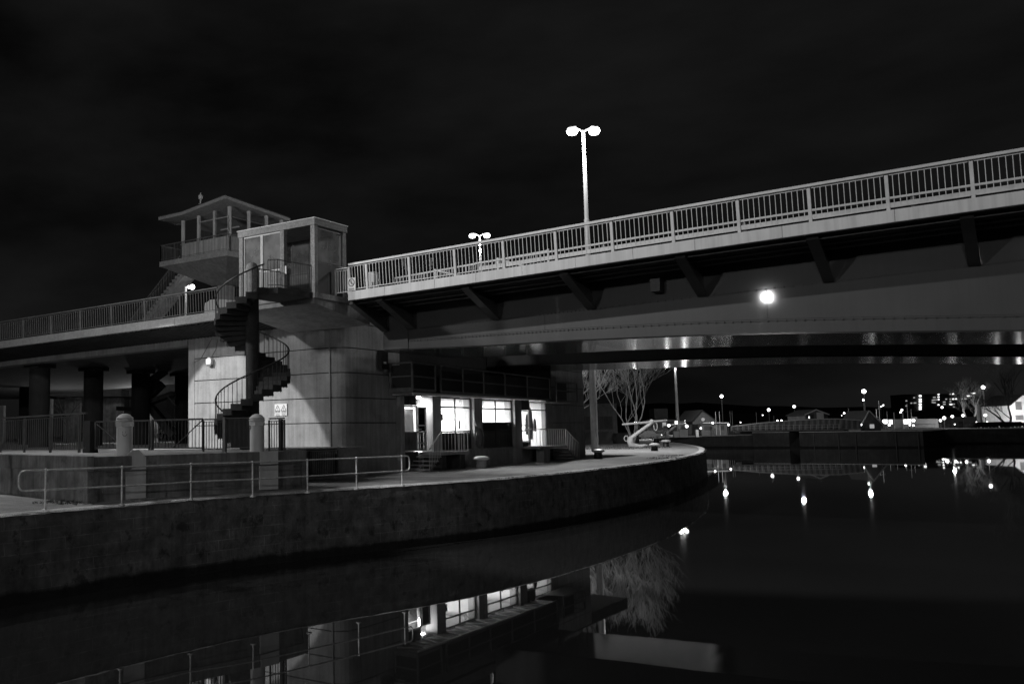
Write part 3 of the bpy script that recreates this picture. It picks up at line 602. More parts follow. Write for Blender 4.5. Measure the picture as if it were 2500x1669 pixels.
# access flight to the platform
fl = MB(); ft = Vector((-24.6, 13.0, PZ)); fb = Vector((-31.8, 13.0, 9.6)); 
for i in range(26): t = i/26; p = fb.lerp(ft, t); fl.box(p.x, p.x+.28, 12.5, 13.8, p.z, p.z+.2)
fl.box(-24.6, -22.9, 12.5, 13.8, PZ-.25, PZ-.01); fl.bar(fb+Vector((.2, .1, -.05)), ft+Vector((.2, .1, -.2)), 1.1, .28); fl.build('access_stair', M_conc, tw)
b = MB(); b.bar(fb+Vector((0, -.55, 1.1)), ft+Vector((0, -.55, 1.1)), .05, .05)
for i in range(44): p = fb.lerp(ft, i/44)+Vector((0, -.55, .1)); b.bar(p, p+Vector((0, 0, 1.0)), .018, .018)
b.build('stair_railing', M_raild, tw)
cc = thing('security_camera', 'small white domed security camera on a stub post on the tower roof', 'security camera', (-21.2, 10.4, 17.8))
q = onw(489.5, 497, 9.25)
cc.location = q; cc.matrix_world = Matrix.Translation(q)
MB().tube([q+Vector((-.12, 0, -.02)), q+Vector((0, 0, .0)), q+Vector((0, 0, .28))], .045, 8).build('bracket', M_white, cc); MB().lathe(q+Vector((0, 0, .26)), [(.08, 0), (.13, .05), (.14, .2), (.09, .3), (.03, .34), (.03, .42), (.01, .43)], 14).build('dome', M_white, cc, smooth=True)
#walls on the deck
for px0, px1, D, lab, nm in ((499, 577, 52.3, 'pale round-topped block on the deck at the foot of the tower', 'round_topped_block'),):
    a, c = at(px0, 770, D), at(px1, 770, D); t_ = thing(nm, lab, 'concrete block', tuple((a+c)/2)); top_ = at(540, 731, D).z; x0, x1 = a.x, c.x; n = 12
    dirv = (c-a); pr_ = [(0, 9.3)]+[(0, top_-.5), (.02, top_-.18), (.1, top_-.12)]+[(.1+.9*i/n, top_-.12+.14*sin(pi*min(1, .25+.75*i/n))*(1)-(.55*max(0, i/n-.72)/.28*max(0, i/n-.72)/.28)) for i in range(1, n+1)]+[(1, 9.3)]
    b = MB(); fv = [Vector((a.x+dirv.x*u, a.y+dirv.y*u, z)) for u, z in pr_]; off = Vector((.35, .8, 0)); k = len(fv)
    b.add(fv+[v+off for v in fv], [tuple(range(k)), tuple(reversed(range(k, 2*k)))]+[(i, (i+1) % k, k+(i+1) % k, k+i) for i in range(k)]); b.build('block', M_pale, t_)
#BRIDGE
br = thing('swing_bridge', 'steel swing road bridge with pale fascia and bolted haunched girders over the lock', 'bridge', (12, 12, 7.2))
BX = 46
fs = [-.97, .9, 3.3, 5.15, 7.1, 9.2, 11.3, 13.4, 16.1, 19.2, 22.6, 26, 29.5, 33, 37, 41, BX]
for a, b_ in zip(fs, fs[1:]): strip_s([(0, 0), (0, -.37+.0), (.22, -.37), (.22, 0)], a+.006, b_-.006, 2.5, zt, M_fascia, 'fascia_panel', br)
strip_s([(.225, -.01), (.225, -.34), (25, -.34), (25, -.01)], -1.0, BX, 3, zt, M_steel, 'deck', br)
strip_s([(.03, -.372), (.03, -.39), (.35, -.39), (.35, -.372)], -.97, BX, 3, zt, M_dark, 'fascia_lip', br)
sb = MB()
for w in (.55, .8, 1.05, 1.7, 1.95, 2.35, 2.6): 
    for k in range(12): a, c = -.9+k*4, -.9+(k+1)*4; sb.bar((a, w, zt(a)-.42), (c, w, zt(c)-.42), .07, .13)
sb.build('soffit_stringers', M_steel, br)
ZB = [(-1.2, 7.81), (4.2, 7.66), (7.8, 7.62), (12.5, 7.48), (16.5, 7.28), (22, 6.93), (30, 6.5), (46, 6.2)]
UR = [(-1, 8.6), (.4, 8.65), (8.7, 8.79), (16.9, 8.95), (22, 9.04), (46, 9.4)]; LR = [(-1, 8.15), (.2, 8.13), (4.2, 8.09), (7.8, 8.05), (12.5, 7.92), (16.5, 7.72), (22, 7.36), (30, 6.95), (46, 6.6)]
zb = lambda s: interp(ZB, s); ur = lambda s: interp(UR, s); lr = lambda s: interp(LR, s); sf = lambda s: zt(s)-.345
def sheet(lo, hi, w0, w1, s0, s1, m, name, step=1.0):
    b = MB(); k = max(1, int((s1-s0)/step))
    for i in range(k+1): s = s0+(s1-s0)*i/k; b.v += [(s, w0, lo(s)), (s, w0, hi(s)), (s, w1, hi(s)), (s, w1, lo(s))]
    for i in range(k):
        for j in range(4): b.f.append((i*4+j, i*4+(j+1) % 4, i*4+4+(j+1) % 4, i*4+4+j))
    b.f += [(0, 1, 2, 3), (4*k+3, 4*k+2, 4*k+1, 4*k)]; return b.build(name, m, br)
for g0, g1, gs in ((2.9, 8.4, -1.15), (16.3, 22.3, -3.25)):
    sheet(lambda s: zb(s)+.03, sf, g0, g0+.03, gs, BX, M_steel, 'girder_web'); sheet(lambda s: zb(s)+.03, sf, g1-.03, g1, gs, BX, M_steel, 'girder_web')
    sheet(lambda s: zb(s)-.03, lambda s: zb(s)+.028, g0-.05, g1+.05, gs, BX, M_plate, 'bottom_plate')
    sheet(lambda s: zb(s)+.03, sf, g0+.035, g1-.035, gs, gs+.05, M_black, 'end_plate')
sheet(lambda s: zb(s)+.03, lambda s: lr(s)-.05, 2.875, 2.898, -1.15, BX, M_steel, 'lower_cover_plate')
sheet(lambda s: lr(s)+.06, lambda s: ur(s)+.05, 2.88, 2.898, .1, BX, M_steel, 'web_cover_plate')
sheet(lambda s: zb(s)+.03, lambda s: ur(s), 2.82, 2.872, -1.15, .15, M_steel, 'end_stiffener')
for fn, off in ((ur, 0), (lr, .005)):
    b = MB(); s = .25
    for k_ in range(54): b.bar((.1+k_*.5, 2.876, fn(.1+k_*.5)+off), (.6+k_*.5, 2.876, fn(.6+k_*.5)+off), .012, .014)
    while s < 27: b.box(s-.026, s+.026, 2.845, 2.878, fn(s)-.026+off, fn(s)+.026+off); s += .17 if s < 9 else .29
    b.build('bolt_row', M_dark, br)
for s in (-1.0, .4, 4.5, 8.6, 12.8, 16.9, 20.95, 25.1, 29.2):
    w_ = .34 if s > 0 else .3; b = MB(); o_ = Vector((s, .3, zt(s)-.46)); i_ = Vector((s, 2.78, ur(max(s, .1))+.02)); b.bar(o_, i_, w_, .1)
    b.extr([(.32, zt(s)-.35), (.32, zt(s)-.42), (2.78, ur(max(s, .1))+.06), (2.88, ur(max(s, .1))+.06), (2.88, zt(s)-.35)], 'x', s-.02, s+.02); b.build('bracket', M_steel, br)
for s in (6.6, 14.9, 22.9, 30.5): MB().box(s-.012, s+.012, 2.868, 2.879, lr(s)+.07, ur(s)+.04).build('plate_seam', M_dark, br)
for w, dz, r_ in ((1.35, -.5, .045), (2.15, -.52, .06)):
    b = MB(); b.tube([(s, w, zt(s)+dz) for s in range(-1, 44, 3)], r_, 8); b.build('service_pipe', M_raild, br, smooth=True)
MB().box(11.05, 11.4, 2.4, 2.85, 9.15, 9.62).build('junction_box', M_raild, br)
# parapet on the moving span
nbay = 21; B0 = -.04
railing(br, (B0, .12, 0), (B0+2.12*nbay, .12, 0), 1.15, nbay, M_rail, 12, lean=.07, zf=zt, postw=.075, top=(.12, .085))
railing(br, (-.93, .12, 0), (-.04, .12, 0), 1.15, 1, M_rail, 5, lean=.07, zf=zt, postw=.06, top=(.12, .085), ends=(True, False))
pp = thing('end_railing', 'short dark-topped railing between the kiosk and the moving span', 'railing', (-1.2, .1, 10.05)); railing(pp, (-1.66, .05, 10.0), (-.98, .05, 10.0), 1.12, 1, M_rail, 4, top=(.06, .04))
def cb(parent, w, z, h, th, s0, s1, m, name='rail'):
    b = MB(); k = int((s1-s0)/4)+1
    for i in range(k): a, c = s0+(s1-s0)*i/k, s0+(s1-s0)*(i+1)/k; b.bar((a, w, zt(a)+z), (c, w, zt(c)+z), th, h)
    b.build(name, m, parent)
cbr = thing('crash_barrier', 'two-rail steel crash barrier running along the bridge carriageway', 'crash barrier', (10, 2.9, 10.3))
cb(cbr, 2.8, .96, .07, .06, 3.6, BX-1, M_rail, 'top_rail'); cb(cbr, 2.8, .72, .15, .1, 3.8, BX-1, M_rail, 'beam')
for k in range(8):
    s = 4.0+k*5.15; b = MB(); b.box(s-.07, s+.07, 2.86, 3.0, zt(s)-.02, zt(s)+.95); b.box(s-.16, s+.16, 2.7, 3.1, zt(s)-.02, zt(s)+.06); b.build('post', M_raild, cbr)
# inner white picket barrier with falling braces
ib = thing('white_picket_barrier', 'white picket guard barrier with diagonal braces behind the bridge parapet', 'barrier', (1.5, 3.0, 10.2))
zf = lambda s: zt(s)+.0
b = MB(); W0 = 3.6
b.bar((-1.0, W0, 11.12), (6.5, W0, 11.42), .06, .07); b.build('top_rail', M_white, ib)
b = MB(); s = -1.0
while s < 6.5: b.bar((s, W0, zt(s)-.1), (s, W0, 11.12+(s+1)*.04), .03, .02); s += .16
b.build('pickets', M_white, ib)
for a in (1.15, 4.25): MB().bar((a, W0-.06, 11.2+(a+1)*.04-.05), (a+2.1, W0-.06, 10.6), .04, .06).build('brace', M_white, ib); MB().box(a-.05, a+.05, W0-.05, W0+.05, zt(a)-.1, 11.2+(a+1)*.04).build('post', M_white, ib)
b = MB(); b.box(6.5, 6.58, W0-.04, W0+.04, 10.2, 11.5); b.build('post', M_white, ib)
cabx = onw(909, 690, 1.6)
kb = thing('white_cabinet', 'white box cabinet standing behind the parapet near the kiosk', 'cabinet', (cabx.x, 1.6, 10.1)); MB().box(cabx.x-.2, cabx.x+.2, 1.45, 1.8, 10.08, cabx.z+.4).build('case', M_white, kb, bevel=.02); MB().box(cabx.x-.22, cabx.x+.22, 1.43, 1.82, cabx.z+.4, cabx.z+.44).build('lid', M_rail, kb)
for px, py, lab in ((987, 645, 'small dark bird-cage lantern on the inner barrier, left one'), (1052, 643, 'small lantern with ringed cage on the inner barrier, right one')):
    q = onw(px, py, W0); t_ = thing('warning_lantern', lab, 'lantern', tuple(q), 'caged lanterns on the picket barrier'); MB().lathe(q-Vector((0, 0, .12)), [(.02, -.12), (.02, 0), (.1, .01), (.1, .04), (.07, .06), (.07, .26), (.1, .28), (.06, .34), (.01, .38)], 10).build('lantern_body', M_raild, t_)
q = onw(860, 694, .03)
ns = thing('round_prohibition_sign', 'square white plate with a barred ring symbol at the end of the parapet', 'sign', tuple(q)); MB().box(q.x-.2, q.x+.2, -.02, .01, q.z-.27, q.z+.27).build('plate', M_sign, ns)
b = MB(); b.tube([(q.x+.15*cos(t), -.03, q.z+.07+.15*sin(t)) for t in [2*pi*i/20 for i in range(21)]], .014, 5, False); b.tube([(q.x-.1, -.03, q.z+.17), (q.x+.1, -.03, q.z-.03)], .012, 5); b.tube([(q.x+.02, -.03, q.z+.15), (q.x-.03, -.03, q.z+.07), (q.x+.03, -.03, q.z-.02)], .011, 5); b.box(q.x-.16, q.x+.16, -.03, -.021, q.z-.2, q.z-.185); b.box(q.x-.13, q.x+.13, -.03, -.021, q.z-.235, q.z-.22); b.build('symbol', M_ink, ns)
# posts of the unseen lamps, those of the added fill and spots included
for k, (p_, w3) in enumerate(UNSEEN_LAMPS+[(ADDED_FLOOD, 0)]):
    lab = ('tall unseen spot lamp added beyond the left of the view', 'street lamp on the terrace just outside the left edge', 'street lamp far along the quay behind the viewpoint', 'unseen fill lamp added on the opposite bank behind the viewpoint', 'tallest street lamp far behind the viewpoint', 'unseen floodlight post added on the terrace, trained on the pier')[k]
    zb_ = TZ if k in (1, 5) else QZ; t_ = thing('unseen_lamp_post', lab, 'street lamp', (p_[0], p_[1], zb_), 'street lamps around the viewpoint')
    MB().tube([(p_[0]-.8, p_[1], zb_-.1), (p_[0]-.8, p_[1], p_[2]+.3), (p_[0]-.4, p_[1], p_[2]+.55), (p_[0]+.2, p_[1], p_[2]+.55)], [.12, .08, .05, .05], 10).build('post', M_rail, t_, smooth=True)
    MB().lathe((p_[0], p_[1], p_[2]+.4), [(.35, 0), (.34, .1), (.15, .16)], 14).build('lamp_housing', M_rail, t_, smooth=True)
#STREET LAMPS
def twin_lamp(loc, top, label, grp, spread=1.02):
    t = thing('twin_street_lamp', label, 'street lamp', loc, grp); x, y, z = loc; h = top-z
    MB().tube([(x, y, z), (x, y, z+h*.48)], .12, 12).build('lower_post', M_rail, t, smooth=True); MB().tube([(x, y, z+h*.48), (x, y, top-.05)], [.1, .07], 12).build('upper_post', M_rail, t, smooth=True)
    for sd in (-1, 1):
        v = Vector((.55*sd, -.85*sd*0+.0, 0)); dv = (_dx*1.0).normalized()*sd
        p = Vector((x, y, top)); MB().tube([p-Vector((0, 0, .1)), p+dv*.25+Vector((0, 0, .05)), p+dv*.5+Vector((0, 0, .05))], .04, 8).build('arm', M_rail, t, smooth=True)
        c = p+dv*(.5*spread+.02)
        lm = MB(); 
        for u in range(1): lm.lathe(c+Vector((0, 0, -.17)), [(.05, -.1), (.2, -.05), (.27, .06), (.27, .14), (.2, .2), (.05, .24)], 16)
        hd = MB().lathe(c, [(.24, .06), (.2, .14), (.05, .18)], 14).build('lamp_housing', M_rail, t, smooth=True); lm.build('lens', M_lamp, hd, smooth=True)
    return t
bl = at(1424, 322, 43.8); twin_lamp((bl.x, bl.y, zt(bl.x)-.1), bl.z+.1, 'large twin-headed street lamp with tall pale post above the middle of the bridge', 'twin-headed lamps of the bridge road')
for sd in (-1, 1): point('light_of_twin_lamp', Vector((bl.x, bl.y, bl.z-.75))+_dx*.9*sd-_dy*.5, 600*K, .2)
bl2 = at(1171, 576, 73); twin_lamp((bl2.x, bl2.y, 10.0), bl2.z+.1, 'smaller twin-headed street lamp glaring just over the bridge parapet', 'twin-headed lamps of the bridge road', 1.1)
point('light_of_twin_lamp', (bl2.x, bl2.y, bl2.z-.9), 1500*K, .3)
struct('approach_road', MB().box(-40, -5.2, 24.05, 42, 9.1, 9.95), M_aggd)
q = at(462, 703, 62); 
sl = thing('short_street_lamp', 'short white street lamp with two small heads on the left viaduct', 'street lamp', (q.x, q.y, 9.4)); pb = at(453, 703, 62)
MB().tube([(pb.x, pb.y, 9.35), (pb.x, pb.y, pb.z+.1)], .07, 10).build('post', M_white, sl, smooth=True)
MB().tube([(pb.x, pb.y, pb.z+.05), tuple(at(462, 701, 62)), tuple(at(470, 699, 62))], .04, 8).build('arm', M_white, sl)
for px, rr_ in ((461, .1), (469.5, .17)): MB().ball(at(px, 700.5, 61.9), rr_, 12).build('lamp_head', M_lamp, sl, smooth=True)
point('light_of_short_lamp', at(467, 706, 61.0), 30*K, .2)
#PART3
#OFFICE under the bridge
of = thing('bridge_office', 'lit bridge office with large windows set between concrete pilasters under the bridge', 'office building', (-3.3, 16, QZ))
X0 = -3.3
m = MB(); m.box(X0-.3, X0-.02, 10.3, 22.0, QZ-.1, 3.14); m.build('plinth', M_conc, of)
MB().box(X0-.3, X0+.1, 11.0, 14.7, 3.142, 3.2).box(X0-.3, X0+.1, 15.5, 19.7, 3.142, 3.2).build('window_sill', M_conc, of)
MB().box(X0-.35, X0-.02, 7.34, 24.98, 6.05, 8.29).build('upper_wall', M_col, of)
for a, c in ((7.34-.35, 7.36), (10.0, 10.85), (14.35, 15.3), (19.3, 20.2)): MB().box(X0-.5, X0+.22, a, c, QZ-.05, 6.04).build('pilaster', M_conc, of, bevel=.03)
MB().box(X0-.3, X0-.02, 7.37, 8.9, QZ-.1, 3.2).build('threshold_wall', M_aggd, of); MB().box(X0-.3, X0-.02, 21.95, 25, QZ-.1, 3.12).build('threshold_wall', M_aggd, of)
W1 = (X0-.04)
def win(y0, y1, z0, z1, mull=(), trans=(), fr=.06, m=M_dark, gm=None): return window(of, (W1, y0), (W1, y1), z0, z1, m, fr, mull, trans, gm)
win(10.86, 14.34, 3.2, 6.0, (.52,), (5.46, 4.16), .09); win(15.31, 19.29, 3.2, 5.97, (.5,), (5.43, 4.62, 4.12), .09)
win(7.38, 8.86, 3.22, 5.5, (), (4.17,), .06, M_rail)
lv = MB(); lv.box(W1-.05, W1-.03, 7.38, 8.88, 5.52, 6.03)
for i in range(7): lv.bar((W1+.0, 7.4, 5.58+i*.065), (W1+.0, 8.86, 5.58+i*.065), .07, .03)
lv.bar((W1+.04, 8.12, 5.52), (W1+.04, 8.12, 6.03), .03, .04); lv.build('louvre', M_dark, of)
# lower dark infill panels
MB().box(W1-.05, W1-.02, 10.9, 14.3, 3.25, 4.1).build('infill_panel', M_panel, of); MB().box(W1-.05, W1-.02, 15.35, 19.25, 3.25, 4.58).build('infill_panel', M_panel, of)
MB().box(W1-.05, W1-.02, 7.42, 8.82, 3.26, 4.14).build('infill_panel', M_ret, of)
# first door, ajar in its lit recess
window(of, (W1-.9, 8.9), (W1-.9, 9.98), 3.2, 6.0, M_rail, .07, (), (5.4,), M_glass)
dl = window(of, (W1, 8.93), (W1-.0, 9.72), 3.2, 5.44, M_rail, .06, (), (4.5, 4.17, 3.6), M_glass, name='door')
MB().box(W1-.06, W1-.03, 8.97, 9.68, 4.55, 5.38).build('door_panel', M_panel, of); MB().box(W1-.03, W1-.025, 9.25, 9.36, 4.85, 5.25).build('door_vision_panel', M_win, of)
MB().tube([(W1+.05, 9.05, 4.3), (W1+.05, 9.2, 4.3)], .015, 6).build('door_handle', M_galv, of)
MB().box(W1-.5, W1-.46, 8.95, 9.95, 5.98, 6.02).build('entrance_lamp', M_diff, of)
# second door
win(20.21, 21.6, 3.47, 5.37, (), (4.46, 4.15), .06, M_rail); window(of, (W1, 21.7), (W1, 24.1), 3.12, 5.93, M_dark, .07, (), (5.42,), glass('frosted_glass', .8, .12, .5, .2))
MB().box(X0-.35, X0, 24.1, 25.0, 3.12, 6.04).build('jamb_wall', M_conc, of); MB().box(X0-.35, X0, 20.22, 21.65, 5.4, 6.04).build('jamb_wall', M_aggd, of); MB().box(X0-.35, X0-.02, 20.22, 21.65, 3.12, 3.46).build('jamb_wall', M_aggd, of)
# interior
rm = MB(); 
rm.box(-7.5, -7.4, 7.4, 25, 3.1, 6.05); rm.box(-7.39, X0-.36, 7.42, 24.9, 3.02, 3.1); rm.box(-7.39, X0-.36, 7.42, 24.9, 6.06, 6.1); rm.box(-7.39, X0-.36, 7.42, 7.5, 3.11, 6.05); rm.box(-7.39, X0-.36, 24.9, 24.98, 3.11, 6.05)
rm.box(-7.39, X0-1.0, 9.98, 10.06, 3.11, 6.05); rm.box(-7.39, X0-.5, 14.9, 14.98, 3.11, 6.05); rm.box(-7.39, X0-.4, 19.9, 19.98, 3.11, 6.05); rm.build('room_wall', M_room, of)
for y0, y1 in ((11.0, 14.2), (15.6, 19.0), (22.4, 23.6)): MB().box(-5.9, -5.1, y0+.4, y1-.4, 6.0, 6.05).build('ceiling_light', M_diff, of)
def area(name, loc, sx, sy, watts, rot=(0, 0, 0)):
    l = bpy.data.lights.new(name, 'AREA'); l.shape = 'RECTANGLE'; l.size = sx; l.size_y = sy; l.energy = watts; o = bpy.data.objects.new(name, l); o.location = loc; o.rotation_euler = rot; COL.objects.link(o); return o
for y, p in ((12.6, 900), (17.3, 1000), (22.4, 420)): area('light_of_office_ceiling', (-5.5, y, 5.97), .9, 2.4, p)
area('light_of_entrance', (W1-.48, 9.45, 5.95), .5, .3, 110)
nt_ = MB(); nt_.box(-7.39, -7.37, 12.2, 13.3, 3.9, 5.2); nt_.build('wall_chart', M_sign, of); b = MB()
b.box(-7.36, -7.355, 12.35, 12.75, 4.0, 5.0); b.tube([(-7.35, 13.0, 5.05), (-7.35, 12.85, 4.8), (-7.35, 13.15, 4.8), (-7.35, 13.0, 5.05)], .012, 4); b.build('chart_mark', M_raild, of)
b = MB(); b.box(-5.0, -4.4, 10.9, 12.3, 3.95, 4.0); b.box(-4.7, -4.65, 11.1, 11.25, 4.4, 4.85); b.box(-4.75, -4.5, 11.7, 12.0, 4.0, 4.4); b.build('desk', M_raild, of)
b = MB()
for i in range(4): b.box(-7.35, -7.05, 16.2, 17.6, 3.6+i*.5, 3.63+i*.5)
b.box(-7.35, -7.05, 16.17, 16.2, 3.1, 5.3); b.box(-7.35, -7.05, 17.6, 17.63, 3.1, 5.3)
rq = random.Random(9)
for i in range(4):
    y = 16.25
    while y < 17.5: w5 = rq.uniform(.03, .09); b.box(-7.3, -7.1, y, y+w5, 3.635+i*.5, 3.635+i*.5+rq.uniform(.2, .38)); y += w5+rq.uniform(.005, .06)
b.build('shelves', M_ret, of)
b = MB(); b.box(-7.38, -7.36, 18.2, 18.9, 4.2, 5.2); b.box(-7.38, -7.36, 13.5, 13.9, 4.6, 5.3); b.box(-7.38, -7.36, 11.2, 11.6, 4.3, 4.9); b.build('posters', M_rail, of)
b = MB()
for i in range(9): b.box(W1-.1, W1-.09, 15.36, 16.1, 5.85-i*.04, 5.87-i*.04)
b.build('raised_blind', M_rail, of)
b = MB(); b.box(W1-.045, W1-.04, 11.25, 11.5, 4.75, 5.1); b.box(W1-.045, W1-.04, 13.1, 13.3, 4.3, 4.75); b.build('window_notice', M_raild, of)
b = MB(); b.tube([(W1-.06, 13.4+.14*cos(t), 5.72+.14*sin(t)) for t in [2*pi*i/16 for i in range(17)]], .014, 5, False); b.tube([(W1-.06, 13.4, 5.5), (W1-.06, 13.4, 5.86)], .01, 4); b.build('round_window_sticker', M_raild, of)
b = MB(); 
for (y, z, h_, w2) in ((22.2, 3.9, 1.3, .13), (22.65, 3.6, 2.0, .2), (23.3, 4.1, .8, .12)): b.lathe((-3.75, y, z), [(w2*.8, 0), (w2, h_*.4), (w2*.7, h_*.85), (w2*.2, h_)], 8)
b.build('hanging_coats', M_black, of)
q = ons(1131, 1031, X0)
# gantry walkway above the windows
gy = thing('walkway_gantry', 'dark steel walkway with framed panels above the office windows', 'walkway', (-2.2, 14, 6.1)); GX = -1.95
z0g = lambda y: 6.2-(y-6.3)*.012; z1g = lambda y: 7.5-(y-6.3)*.014
fr = MB(); posts = [onz(0, 0, 0) for _ in ()]; ys = [ons(920+v/4.432, 930, GX).x*0+ons(920+v/4.432, 930, GX).y for v in (385, 632, 690, 930, 1155, 1385, 1625, 1868)]
for y in ys: fr.bar((GX, y, z0g(y)), (GX, y, z1g(y)), .09, .09)
for a, c in [(ys[0], ys[1]), (ys[2], ys[7])]:
    for k_ in (0, .5, 1): fr.bar((GX, a, z0g(a)+(z1g(a)-z0g(a))*k_), (GX, c, z0g(c)+(z1g(c)-z0g(c))*k_), .06, .07 if k_ else .12)
fr.bar((GX, ys[0], z1g(ys[0])), (-3.28, ys[0], z1g(ys[0])), .08, .08); fr.bar((GX, ys[0], z0g(ys[0])), (-3.28, ys[0], z0g(ys[0])), .08, .2); fr.bar((GX, ys[0], 6.85), (-3.28, ys[0], 6.85), .06, .06); fr.bar((-3.2, ys[0], 6.1), (-3.2, ys[0], 7.5), .1, .1)
fr.build('frame', M_raild, gy)
pn = MB(); pn.box(GX-.04, GX-.02, ys[0]+.05, ys[1]-.03, 6.15, 7.4); pn.box(GX-.04, GX-.02, ys[2]+.03, ys[7]-.03, 6.05, 7.2); pn.box(-3.2, GX-.05, ys[0]+.03, ys[0]+.05, 6.2, 7.4); pn.build('mesh_panel', M_black, gy)
MB().box(-3.25, GX+.02, ys[0], ys[7], 6.045, 6.085).build('floor_plate', M_raild, gy); b = MB()
y = ys[0]+.2; k = 0
while y < ys[7]-1.2:
    b.bar((-3.25, y, 6.0), (GX, y+.55, 6.0), .05, .06); b.bar((GX, y+.55, 6.0), (-3.25, y+1.1, 6.0), .05, .06); y += 1.1
b.bar((GX, ys[0], 6.0), (GX, ys[7], 6.0), .06, .08); b.build('lattice_bracing', M_rail, gy)
g2 = thing('walkway_gantry', 'small steel balcony frame at the far end of the office wall', 'walkway', (-2.2, 25, 6)); ya, yb = [ons(920+v/4.432, 950, GX).y for v in (1940, 2165)]
fr = MB()
for y in (ya, yb): fr.bar((GX, y, 5.95), (GX, y, 7.15), .08, .08)
for z in (5.95, 6.6, 7.15): fr.bar((GX, ya, z), (GX, yb, z), .06, .07); fr.bar((GX, yb, z), (-3.28, yb, z), .05, .05)
fr.build('frame', M_raild, g2); MB().box(-3.28, GX, ya, yb, 5.86, 5.9).build('floor_plate', M_raild, g2); MB().box(GX-.04, GX-.02, ya+.04, (ya+yb)/2, 6.0, 7.1).build('mesh_panel', M_black, g2)
# entrance steps
es = thing('entrance_steps', 'concrete steps with barred railing up to the first office door', 'steps', (-2.6, 9, QZ))
b = MB(); b.box(-3.28, -1.95, 8.9, 11.7, 3.0, 3.16); b.build('landing', M_conc, es, bevel=.01); b = MB()
for i in range(4): b.box(-3.28, -1.95, 8.9-.28*(i+1), 8.9-.28*i-.002, 2.96-.2*i-.07, 2.96-.2*i)
b.box(-3.28, -3.1, 7.5, 8.88, QZ, 2.4); b.build('treads', M_conc, es, bevel=.008); MB().box(-3.2, -2.1, 9.2, 9.6, QZ-.02, 2.98).build('support', M_aggd, es); MB().box(-3.2, -2.05, 10.9, 11.4, QZ-.02, 2.98).build('support', M_aggd, es)
def steprail(t, x, ytop, yend, ybot, zl, zb, sgn, ret=True):
    hr_ = MB(); hr_.tube([(x, ybot, zb+1.0), (x, ytop, zl+1.02), (x, yend, zl+1.02)]+([(x-1.0, yend, zl+1.02)] if ret else []), .028, 8); hr_.build('handrail', M_rail, t, smooth=True); b_ = MB(); n = 8
    for i in range(n+1):
        y = ybot+(ytop-ybot)*i/n; zf_ = zb+(zl-zb)*i/n; b_.tube([(x, y, zf_-.12), (x, y, zf_+1.0)], .013, 5)
    n = max(2, int(abs(yend-ytop)/.3))
    for i in range(n+1): y = ytop+(yend-ytop)*i/n; b_.tube([(x, y, zl), (x, y, zl+1.02)], .012 if i not in (0, n) else .022, 5)
    if ret:
        for i in range(4): b_.tube([(x-1.0*i/4, yend, zl), (x-1.0*i/4, yend, zl+1.02)], .012, 5)
    b_.build('balusters', M_rail, t)
steprail(es, -1.98, 9.0, 11.6, 7.8, 3.16, 2.3, 1)
e2_ = thing('exit_steps', 'concrete landing on a leg with barred railing down from the second office door', 'steps', (-2.6, 22, QZ))
MB().box(-3.28, -1.95, 20.2, 24.0, 3.05, 3.2).build('landing', M_conc, e2_, bevel=.01); MB().box(-2.6, -2.1, 21.0, 21.9, QZ-.02, 3.04).build('support', M_conc, e2_); b = MB()
for i in range(4): b.box(-3.28, -1.95, 24.002+.3*i, 24.3+.3*i, 2.93-.2*i, 3.0-.2*i)
b.build('treads', M_conc, e2_); steprail(e2_, -1.98, 24.0, 20.3, 26.0, 3.2, 2.3, -1)
q = onw(1176, 1078, 0)
lr_ = thing('hanging_hose_ring', 'coiled dark hose ring hanging on the middle pilaster of the office', 'hose', (-3.0, 14.85, 3.9)); b = MB()
for k in range(3): b.tube([(-3.02+.02*k, 14.8+(.42-.05*k)*cos(t)*1.0, 3.78+(.52-.04*k)*sin(t)) for t in [2*pi*i/22 for i in range(23)]], .045, 7, False)
b.tube([(-3.07, 14.4, 4.7), (-3.0, 14.4, 4.45), (-2.98, 14.7, 4.2)], .03, 6); b.build('hose_coil', M_raild, lr_, smooth=True)
vs = thing('vent_box', 'tiny dark box with a small lit label on the wall left of the gantry', 'box', (-3.2, 4.4, 7.6)); q = ons(931, 886, -3.25); MB().box(-3.28, -3.05, q.y-.25, q.y+.3, q.z-.3, q.z+.6).build('case', M_black, vs); b = MB()
b.box(-3.05, -3.04, q.y-.1, q.y+.12, q.z-.04, q.z+.05); b.build('label', M_white, vs)
#BOLLARDS on the quay
def mooring(x, y, sc, label, full=True, white=True):
    t = thing('mooring_bollard', label, 'bollard', (x, y, QZ), 'mooring bollards on the quay'); c = (x, y, QZ-.03)
    MB().lathe(c, [(.34*sc, 0), (.3*sc, .05), (.27*sc, .1), (.26*sc, .4*sc), (.3*sc, .44*sc)], 24).build('drum', M_conc if full else M_black, t, smooth=True)
    MB().lathe(c, [(.3*sc, .44*sc), (.4*sc, .47*sc), (.42*sc, .53*sc), (.38*sc, .6*sc), (.2*sc, .65*sc), (.01, .66*sc)], 24).build('painted_cap', M_white, t, smooth=True); return t
mooring(-1.49, 12.13, 1.0, 'white-capped bollard in front of the office windows')
mooring(-1.43, 27.8, 1.0, 'dark bollard with pale cap beyond the pier corner', False)
mooring(-4.73, 48.54, 1.05, 'white-capped dark bollard on the open quay, nearer of the pair by the curve', False)
mooring(-9.36, 65.72, 1.15, 'white-capped dark bollard near the anchor at the quay curve', False)
q = onz(1622, 1081, QZ); mooring(q.x-1, q.y, 1.3, 'rounded pale bollard farthest along the quay, by the inlet', False)
